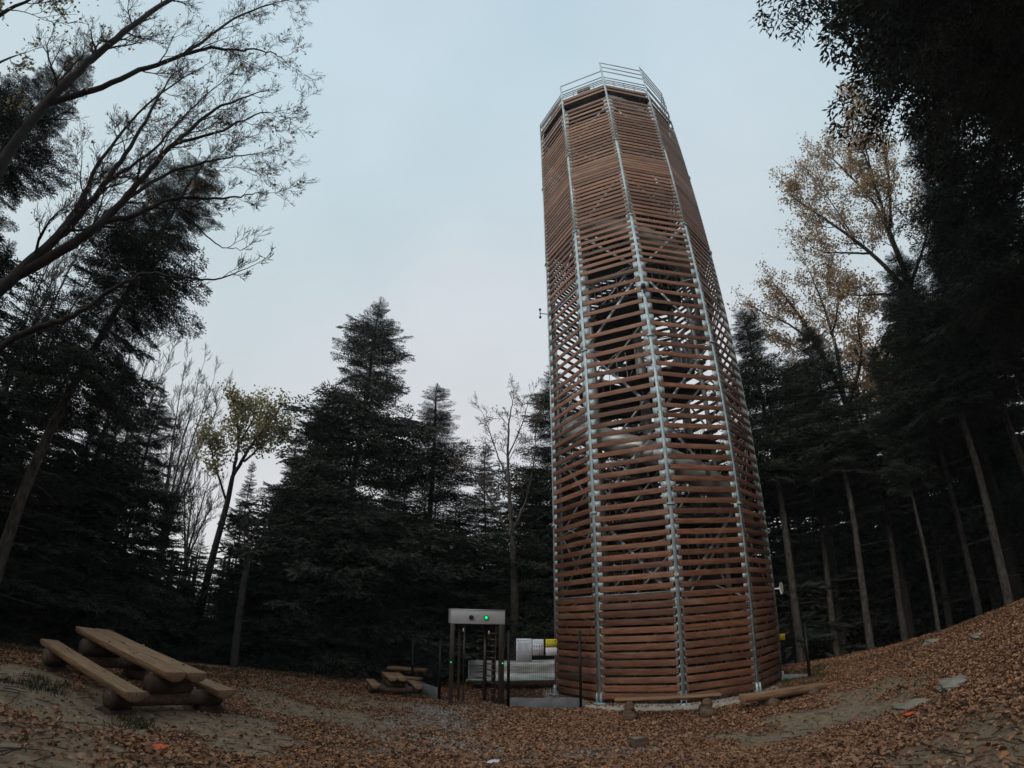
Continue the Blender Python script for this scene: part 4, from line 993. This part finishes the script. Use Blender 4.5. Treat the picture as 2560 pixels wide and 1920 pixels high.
# ------------------------------------------------------------------ broadleaf trees
def bez(pts, n):
    # Catmull-Rom through points
    P = np.asarray(pts, float); P = np.vstack([2*P[0]-P[1], P, 2*P[-1]-P[-2]]); out = []
    for i in range(1, len(P)-2):
        for t in np.linspace(0, 1, n, endpoint=False):
            a, b, c, d = P[i-1], P[i], P[i+1], P[i+2]
            out.append(.5*((2*b)+(-a+c)*t+(2*a-5*b+4*c-d)*t*t+(-a+3*b-3*c+d)*t**3))
    out.append(P[-2]); return np.array(out)
def grow(mb, p, d, r, L_, depth, g, tips, up=.12, wig=.22, rmin=.004, nchild=(3, 5)):
    """wiggly branch with side shoots; appends tip positions"""
    n = 5; pts = [np.array(p, float)]; d = np.array(d, float); d /= np.linalg.norm(d)
    for i in range(n):
        d = d+g.normal(0, wig, 3)*.55+np.array([0, 0, up*.35]); d /= np.linalg.norm(d); pts.append(pts[-1]+d*L_/n)
    r1 = max(r*.35, rmin*.7); rad = np.linspace(r, r1, n+1); mb.tube(pts, rad, 6 if r > .04 else (4 if r > .012 else 3), cap=False)
    if depth <= 0: tips.append(pts[-1]); tips.append(pts[-3]); return
    nc = g.integers(nchild[0], nchild[1]+1)
    for k in range(nc):
        t = .25+.7*(k+g.random())/nc; i = min(int(t*n), n-1); f = t*n-i; q = pts[i]*(1-f)+pts[i+1]*f; dd = pts[i+1]-pts[i]; dd /= np.linalg.norm(dd)
        pr = np.cross(dd, g.normal(size=3)); pr /= np.linalg.norm(pr); an = R(g.uniform(24, 58))
        grow(mb, q, dd*math.cos(an)+pr*math.sin(an), max(rad[i]*g.uniform(.45, .65), rmin), L_*g.uniform(.42, .66), depth-1, g, tips, up, wig, rmin, nchild)
    grow(mb, pts[-1], pts[-1]-pts[-2], r1, L_*.5, depth-1, g, tips, up, wig, rmin, nchild)
def limbs(mb, paths, g, tips, twig_depth=2, dens=1.0, tw=.8, rmin=.005, up=.12, start=.25):
    for pts, r0, r1 in paths:
        C = bez(pts, 6); n = len(C); C = C+g.normal(0, .012, C.shape); rad = np.linspace(r0, r1, n); mb.tube(C, rad, 9 if r0 > .06 else 6, cap=False)
        seg = np.linalg.norm(np.diff(C, axis=0), axis=1); Ltot = seg.sum(); k = int(Ltot*dens*2.0)+1
        for j in range(k):
            t = start+(1-start)*(j+g.random())/k; i = min(int(t*(n-1)), n-2); dd = C[i+1]-C[i]; dd /= np.linalg.norm(dd)
            pr = np.cross(dd, g.normal(size=3)); pr /= np.linalg.norm(pr); an = R(g.uniform(28, 65)); rr = max(min(rad[i]*.4, .035), rmin*1.3)
            grow(mb, C[i], dd*math.cos(an)+pr*math.sin(an), rr, g.uniform(.6, 1.25)*tw*(1.1-.4*t), twig_depth, g, tips, up, .24, rmin)
        grow(mb, C[-1], C[-1]-C[-2], r1, tw*.9, twig_depth, g, tips, up, .22, rmin)
def at(az, el, D): 
    p = pol(az, D); return np.array([p[0], p[1], CAMZ+D*math.tan(R(el))])
def leaves(tips, g, n, spread, size, m, parent, name='crown'):
    T = np.array(tips); P = np.repeat(T, n, 0)+g.normal(0, spread, (len(T)*n, 3)); V, Q, r = leaf_quads(P, size); mb = MB(); mb.add(V, Q, r=r); return mb.build(name, m, parent)

def near_oak():
    g = np.random.default_rng(3); base = at(-63, 0, 8.2); root = thing('bare_oak', (0, 0, 0), 'large leafless oak whose boughs sweep across the upper left', 'tree')
    tips = []; tr = MB()
    b0 = np.array([base[0], base[1], gz(base[0], base[1])-.3])
    fork = at(-61.5, 20, 8.2)
    C = bez([b0, at(-63.2, 5, 8.2), at(-62.4, 13, 8.2), fork], 5); tr.tube(C, np.linspace(.30, .20, len(C)), 14)
    tr.build('trunk', 'bark_oak', root, smooth=True)
    br = MB()
    P = [
      ([fork, at(-60.4, 22.7, 8.1), at(-58.3, 28.0, 8.0), at(-57.1, 31.6, 7.9), at(-56.4, 35.6, 7.9), at(-56.2, 41, 7.8), at(-57.0, 46.3, 7.8)], .16, .035),
      ([at(-59.6, 24.2, 8.1), at(-56.2, 29.2, 7.8), at(-54.3, 32.6, 7.6), at(-53.0, 37.5, 7.5), at(-51.6, 42.5, 7.4), at(-49.5, 47, 7.3), at(-46.3, 50.0, 7.3)], .13, .03),
      ([at(-54.3, 32.6, 7.6), at(-51.5, 34.5, 7.5), at(-48.6, 37.4, 7.4), at(-44.5, 39.2, 7.3), at(-41.0, 40.6, 7.3), at(-38.0, 42.0, 7.3)], .075, .012),
      ([at(-53.4, 35.2, 7.6), at(-50.5, 39.5, 7.9), at(-46.8, 42.4, 8.0), at(-43.5, 44.3, 8.1), at(-39.5, 46.0, 8.2)], .06, .012),
      ([at(-58.3, 28.0, 8.0), at(-57.6, 33, 8.4), at(-58.2, 38, 8.6), at(-57.5, 44, 8.7), at(-54.5, 50, 8.8)], .09, .02),
      ([at(-63.5, 18, 8.3), at(-67.0, 33, 8.8), at(-66.8, 42.6, 8.7), at(-66.0, 47, 8.6), at(-64.5, 53, 8.6), at(-60, 60, 8.4)], .17, .07),
      ([at(-66.9, 38.7, 8.8), at(-63.4, 43.0, 8.3), at(-59.7, 47.7, 8.0), at(-55.7, 51.7, 7.8), at(-52.0, 53.2, 7.7), at(-48, 54.8, 7.6), at(-44, 55.2, 7.5)], .10, .014),
      ([at(-57.5, 50.0, 7.9), at(-55.0, 55.5, 8.0), at(-51.5, 59.0, 8.0), at(-48.5, 60.5, 8.0)], .06, .012),
      ([at(-51.6, 42.5, 7.4), at(-47.5, 45.5, 7.2), at(-43.5, 49.0, 7.2), at(-40.5, 50.5, 7.2)], .05, .01),
      ([at(-63.2, 10, 8.2), at(-58.1, 17.8, 7.7), at(-55.3, 21.0, 7.4), at(-52.7, 23.1, 7.2), at(-50.4, 26.5, 7.1), at(-47.4, 29.8, 7.0), at(-43.4, 30.7, 6.9), at(-38.8, 32.3, 6.9), at(-35.5, 34.6, 6.9)], .085, .009),
      ([at(-48.6, 37.4, 7.4), at(-44.5, 36.5, 7.3), at(-40.5, 35.3, 7.3), at(-37.2, 35.9, 7.3)], .03, .007),
      ([at(-56.4, 35.6, 7.9), at(-53.5, 41, 8.1), at(-52.2, 46, 8.2), at(-49.5, 52.5, 8.3)], .055, .012)]
    P = [(pp, a*.66, b*.6) for pp, a, b in P]
    limbs(br, P[:9]+P[11:], g, tips, 3, dens=1.05, tw=.72, rmin=.0038, up=.20)
    limbs(br, P[9:11], g, [], 2, dens=.45, tw=.42, rmin=.005, start=.7, up=.3)
    br.build('boughs', 'bark_oak', root)
    T = [t for t in tips if g.random() < .05]; leaves(T, g, 1, .03, .05, 'oakbrown', root, 'dry_leaves')
near_oak()

def leafy(name, base, paths, label, m, seed, nl, spread, size, bark='bark_oak', dens=.8, tw=1.0, depth=2, rmin=.008, trunk_r=(.2, .12), up=.12, frac=1.0):
    g = np.random.default_rng(seed); root = thing(name, (0, 0, 0), label, 'tree'); tips = []
    tr = MB(); C = bez(base, 6); tr.tube(C, np.linspace(*trunk_r, len(C)), 10); tr.build('trunk', bark, root, smooth=True)
    br = MB(); limbs(br, paths, g, tips, depth, dens=dens, tw=tw, rmin=rmin, up=up); br.build('boughs', bark, root)
    if nl: T = [t for t in tips if g.random() < frac]; leaves(T, g, nl, spread, size, m, root, 'crown')
    return root
def gnd(az, D): p = pol(az, D); return np.array([p[0], p[1], gz(*p)-.3])
# yellow-green oak left of centre
leafy('yellow_oak', [gnd(-32.9, 21), at(-32.3, 1.6, 21), at(-31.6, 9.0, 21), at(-31.5, 12.5, 21)],
      [([at(-31.5, 12.5, 21), at(-31.6, 16, 21), at(-32.4, 18.5, 21), at(-33.2, 20.2, 21)], .08, .02), ([at(-31.5, 12.5, 21), at(-30.2, 16, 20.6), at(-28.9, 18.6, 20.4), at(-28.0, 20.0, 20.4)], .08, .02),
       ([at(-30.6, 14.2, 21), at(-28.6, 16.8, 21.4), at(-27.0, 18.4, 21.6)], .05, .02), ([at(-31.5, 16, 21), at(-30.6, 18.8, 21.2), at(-30.6, 20.4, 21.4)], .05, .015), ([at(-31.8, 10, 21), at(-34, 14, 20.6), at(-35, 16, 20.5)], .05, .015)],
      'slender oak with rounded yellow green crown on the left', 'oakyellow', 21, 9, .17, .095, tw=.62, depth=1, trunk_r=(.17, .09), dens=2.4)
# thin bare stems
def stems(label, az, D, tops, seed, bark='bark_grey', r=.07, tw=.9):
    leafy('bare_beech', [gnd(az, D), at(az, -1, D), at(az+.1, 3, D)], [([at(az+.1, 2.5, D), at(az+(a-az)*.4, 2.5+(e-2.5)*.45, D+dd*.5), at(a, e, D+dd)], r, .012) for a, e, dd in tops], label, None, seed, 0, 0, 0, bark, dens=1.7, tw=tw, depth=2, rmin=.009, trunk_r=(.12, .09), up=.5)
stems('thin bare beech with upright stems left of the yellow oak', -37.4, 24, [(-39.5, 22.5, 0), (-37.6, 22.8, .5), (-36.0, 21.6, -.5), (-34.5, 20.6, .3), (-38.6, 18.0, 1)], 31)
stems('thin bare trees seen against the sky over the left firs', -43.0, 22, [(-46.5, 26, 0), (-43.8, 25, .5), (-41.5, 22.5, -.5), (-48.0, 24, .8)], 32)
stems('slim bare sapling in front of the firs right of the yellow oak', -28.6, 16.6, [(-28.0, 9, 0), (-27.2, 6.5, .3), (-29.4, 8, .2)], 33, r=.035, tw=.45)
stems('bare thicket in the pale gap below the yellow oak', -34.8, 26, [(-35.5, 13, 0), (-33.8, 12, .5), (-32.8, 10, -.5), (-36.4, 11, .3)], 34)
stems('faint bare tree standing far left above the leaning fir trunk', -55.5, 18, [(-58.0, 33, 0), (-55.0, 35, .5), (-52.0, 32, -.5), (-50.5, 28, .8), (-56.5, 30, 1)], 36)
# bare tree left of tower
leafy('bare_tree', [gnd(.4, 19), at(.5, 1, 19), at(.4, 4.8, 19), at(0.2, 9.0, 19)],
      [([at(.2, 9, 19), at(-.2, 13.1, 19), at(-.4, 18, 19), at(-.3, 22, 19), at(.2, 24.6, 19)], .085, .014), ([at(.2, 8.4, 19), at(-2.2, 12.6, 18.7), at(-4.6, 16.0, 18.6), at(-6.6, 17.6, 18.6)], .06, .012),
       ([at(.2, 9.5, 19), at(2.0, 14, 19.2), at(2.8, 18.5, 19.4), at(3.0, 22.5, 19.4)], .055, .012), ([at(-.3, 15, 19), at(-2.0, 19, 19.3), at(-3.4, 22.5, 19.4)], .04, .01), ([at(-.4, 18, 19), at(1.2, 21.5, 18.8), at(2.0, 24, 18.8)], .035, .01)],
      'bare spreading tree with grey trunk just left of the tower', 'oakbrown', 41, 1, .05, .06, 'bark_grey', dens=1.0, tw=.75, depth=2, rmin=.0075, trunk_r=(.19, .11), frac=.25)
# russet oaks on the right
leafy('russet_oak', [gnd(40.8, 24), at(40.8, 3, 24), at(40.3, 12.5, 24), at(39.2, 19.5, 24)],
      [([at(39.2, 19.5, 24), at(38.2, 25, 23.5), at(36.6, 30, 23), at(35.2, 33, 23)], .13, .025), ([at(39.2, 19.5, 24), at(39.9, 25, 24.5), at(40.0, 30, 25), at(39.8, 33.2, 25)], .11, .025), ([at(39.4, 18.5, 24), at(42.2, 23, 23.5), at(43.2, 26.5, 23), at(44.5, 29, 23)], .09, .02),
       ([at(38.0, 25.5, 23.5), at(35.4, 28.6, 23), at(33.4, 30.0, 22.8), at(31.8, 31.4, 22.8)], .06, .015), ([at(38.8, 22, 24), at(36.2, 25.4, 24.5), at(34.0, 27.2, 25)], .06, .015), ([at(39.9, 26, 24.5), at(42, 29.5, 24.6), at(42.6, 32, 24.8)], .06, .015), ([at(40.6, 16, 24), at(42, 19, 24.6), at(43.4, 21, 25)], .06, .015)],
      'russet oak with sparse leaves just right of the tower', 'oaktan', 51, 2, .15, .095, dens=1.3, tw=.95, depth=2, rmin=.0095, trunk_r=(.26, .15))
leafy('russet_oak', [gnd(51, 23), at(51, 8, 23), at(50.5, 20, 23), at(50.0, 26, 23)],
      [([at(50, 26, 23), at(50.6, 33, 22.5), at(51.6, 38, 22), at(52.6, 42, 22)], .15, .03), ([at(50, 27, 23), at(47.6, 32.5, 22.6), at(45.0, 36.4, 22.3), at(42.6, 39.4, 22), at(41.0, 41.4, 22)], .12, .02), ([at(50.2, 30, 23), at(50.6, 36.5, 23.6), at(49.0, 41.5, 24), at(47.8, 44.0, 24)], .11, .02),
       ([at(47.6, 32.5, 22.6), at(44.8, 33.6, 22.6), at(42.6, 34.4, 22.4), at(40.8, 35.6, 22.4)], .06, .015), ([at(51.0, 34, 22.6), at(54, 39, 22.6), at(55.6, 43.0, 22.6)], .09, .02), ([at(50.2, 28, 23), at(54.5, 32, 23.5), at(57.5, 36.0, 24)], .09, .02),
       ([at(46.4, 34.6, 22.5), at(45.8, 38.6, 22.8), at(45.0, 41.6, 23)], .05, .015), ([at(51.2, 37, 22), at(53.4, 43, 22), at(55.4, 47, 22)], .05, .015), ([at(49.8, 27, 23), at(46.8, 28.4, 22.6), at(44.0, 29.2, 22.4), at(42.2, 30.4, 22.4)], .07, .015)],
      'tall russet oak reaching up beside the overhanging fir', 'oaktan', 52, 2, .17, .10, dens=1.3, tw=1.15, depth=2, rmin=.0095, trunk_r=(.3, .18))
leafy('golden_beech', [gnd(43.3, 29), at(43.3, 8, 29), at(43.0, 15, 29)],
      [([at(43, 15, 29), at(42.6, 20, 29), at(42.4, 25, 29)], .1, .03), ([at(43, 15, 29), at(44.4, 19, 28.6), at(45.0, 22.5, 28.6)], .08, .02), ([at(43, 14, 29), at(41.4, 18, 29.4), at(40.6, 22, 29.6)], .07, .02)],
      'golden brown tree glowing between the dark firs on the right', leafmat2('golden_leaf', [(.42, .24, .07), (.34, .19, .06), (.5, .3, .11), (.26, .15, .06)], .5), 53, 9, .26, .13, dens=1.6, tw=1.0, depth=1, trunk_r=(.2, .12))
# leafy twigs entering top left corner
leafy('thin_oak', [gnd(-78, 9), at(-78, 15, 9), at(-78, 28, 9)],
      [([at(-78, 28, 9), at(-77.5, 36, 8.8), at(-77.2, 42, 8.6), at(-75.5, 46, 8.4)], .07, .015), ([at(-78, 30, 9), at(-75, 36, 9), at(-73, 40, 9)], .06, .012), ([at(-78, 34, 9), at(-79, 40, 8.6), at(-77.5, 46.5, 8.4), at(-75, 49.5, 8.4)], .05, .012)],
      'thin tree with a few dry leaves in the top left corner', 'oakyellow', 61, 2, .08, .06, tw=.8, depth=2, rmin=.006, frac=.5)
print('objects', len(bpy.data.objects))

# ------------------------------------------------------------------ mist
def haze():
    mb = MB(); mb.box((0, 0, 13.2), (75, 75, 17.8)); m = bpy.data.materials.new('mist'); m.use_nodes = True; t = m.node_tree; t.nodes.clear()
    o_ = N(t, 'ShaderNodeOutputMaterial'); v = N(t, 'ShaderNodeVolumePrincipled'); v.inputs['Color'].default_value = (.92, .95, 1, 1); v.inputs['Density'].default_value = .0008; v.inputs['Anisotropy'].default_value = .2
    L(t, v.outputs[0], o_.inputs['Volume']); tag(mb.build('haze', m), 'thin pale mist hanging between the trees', 'mist', kind='stuff')
haze()
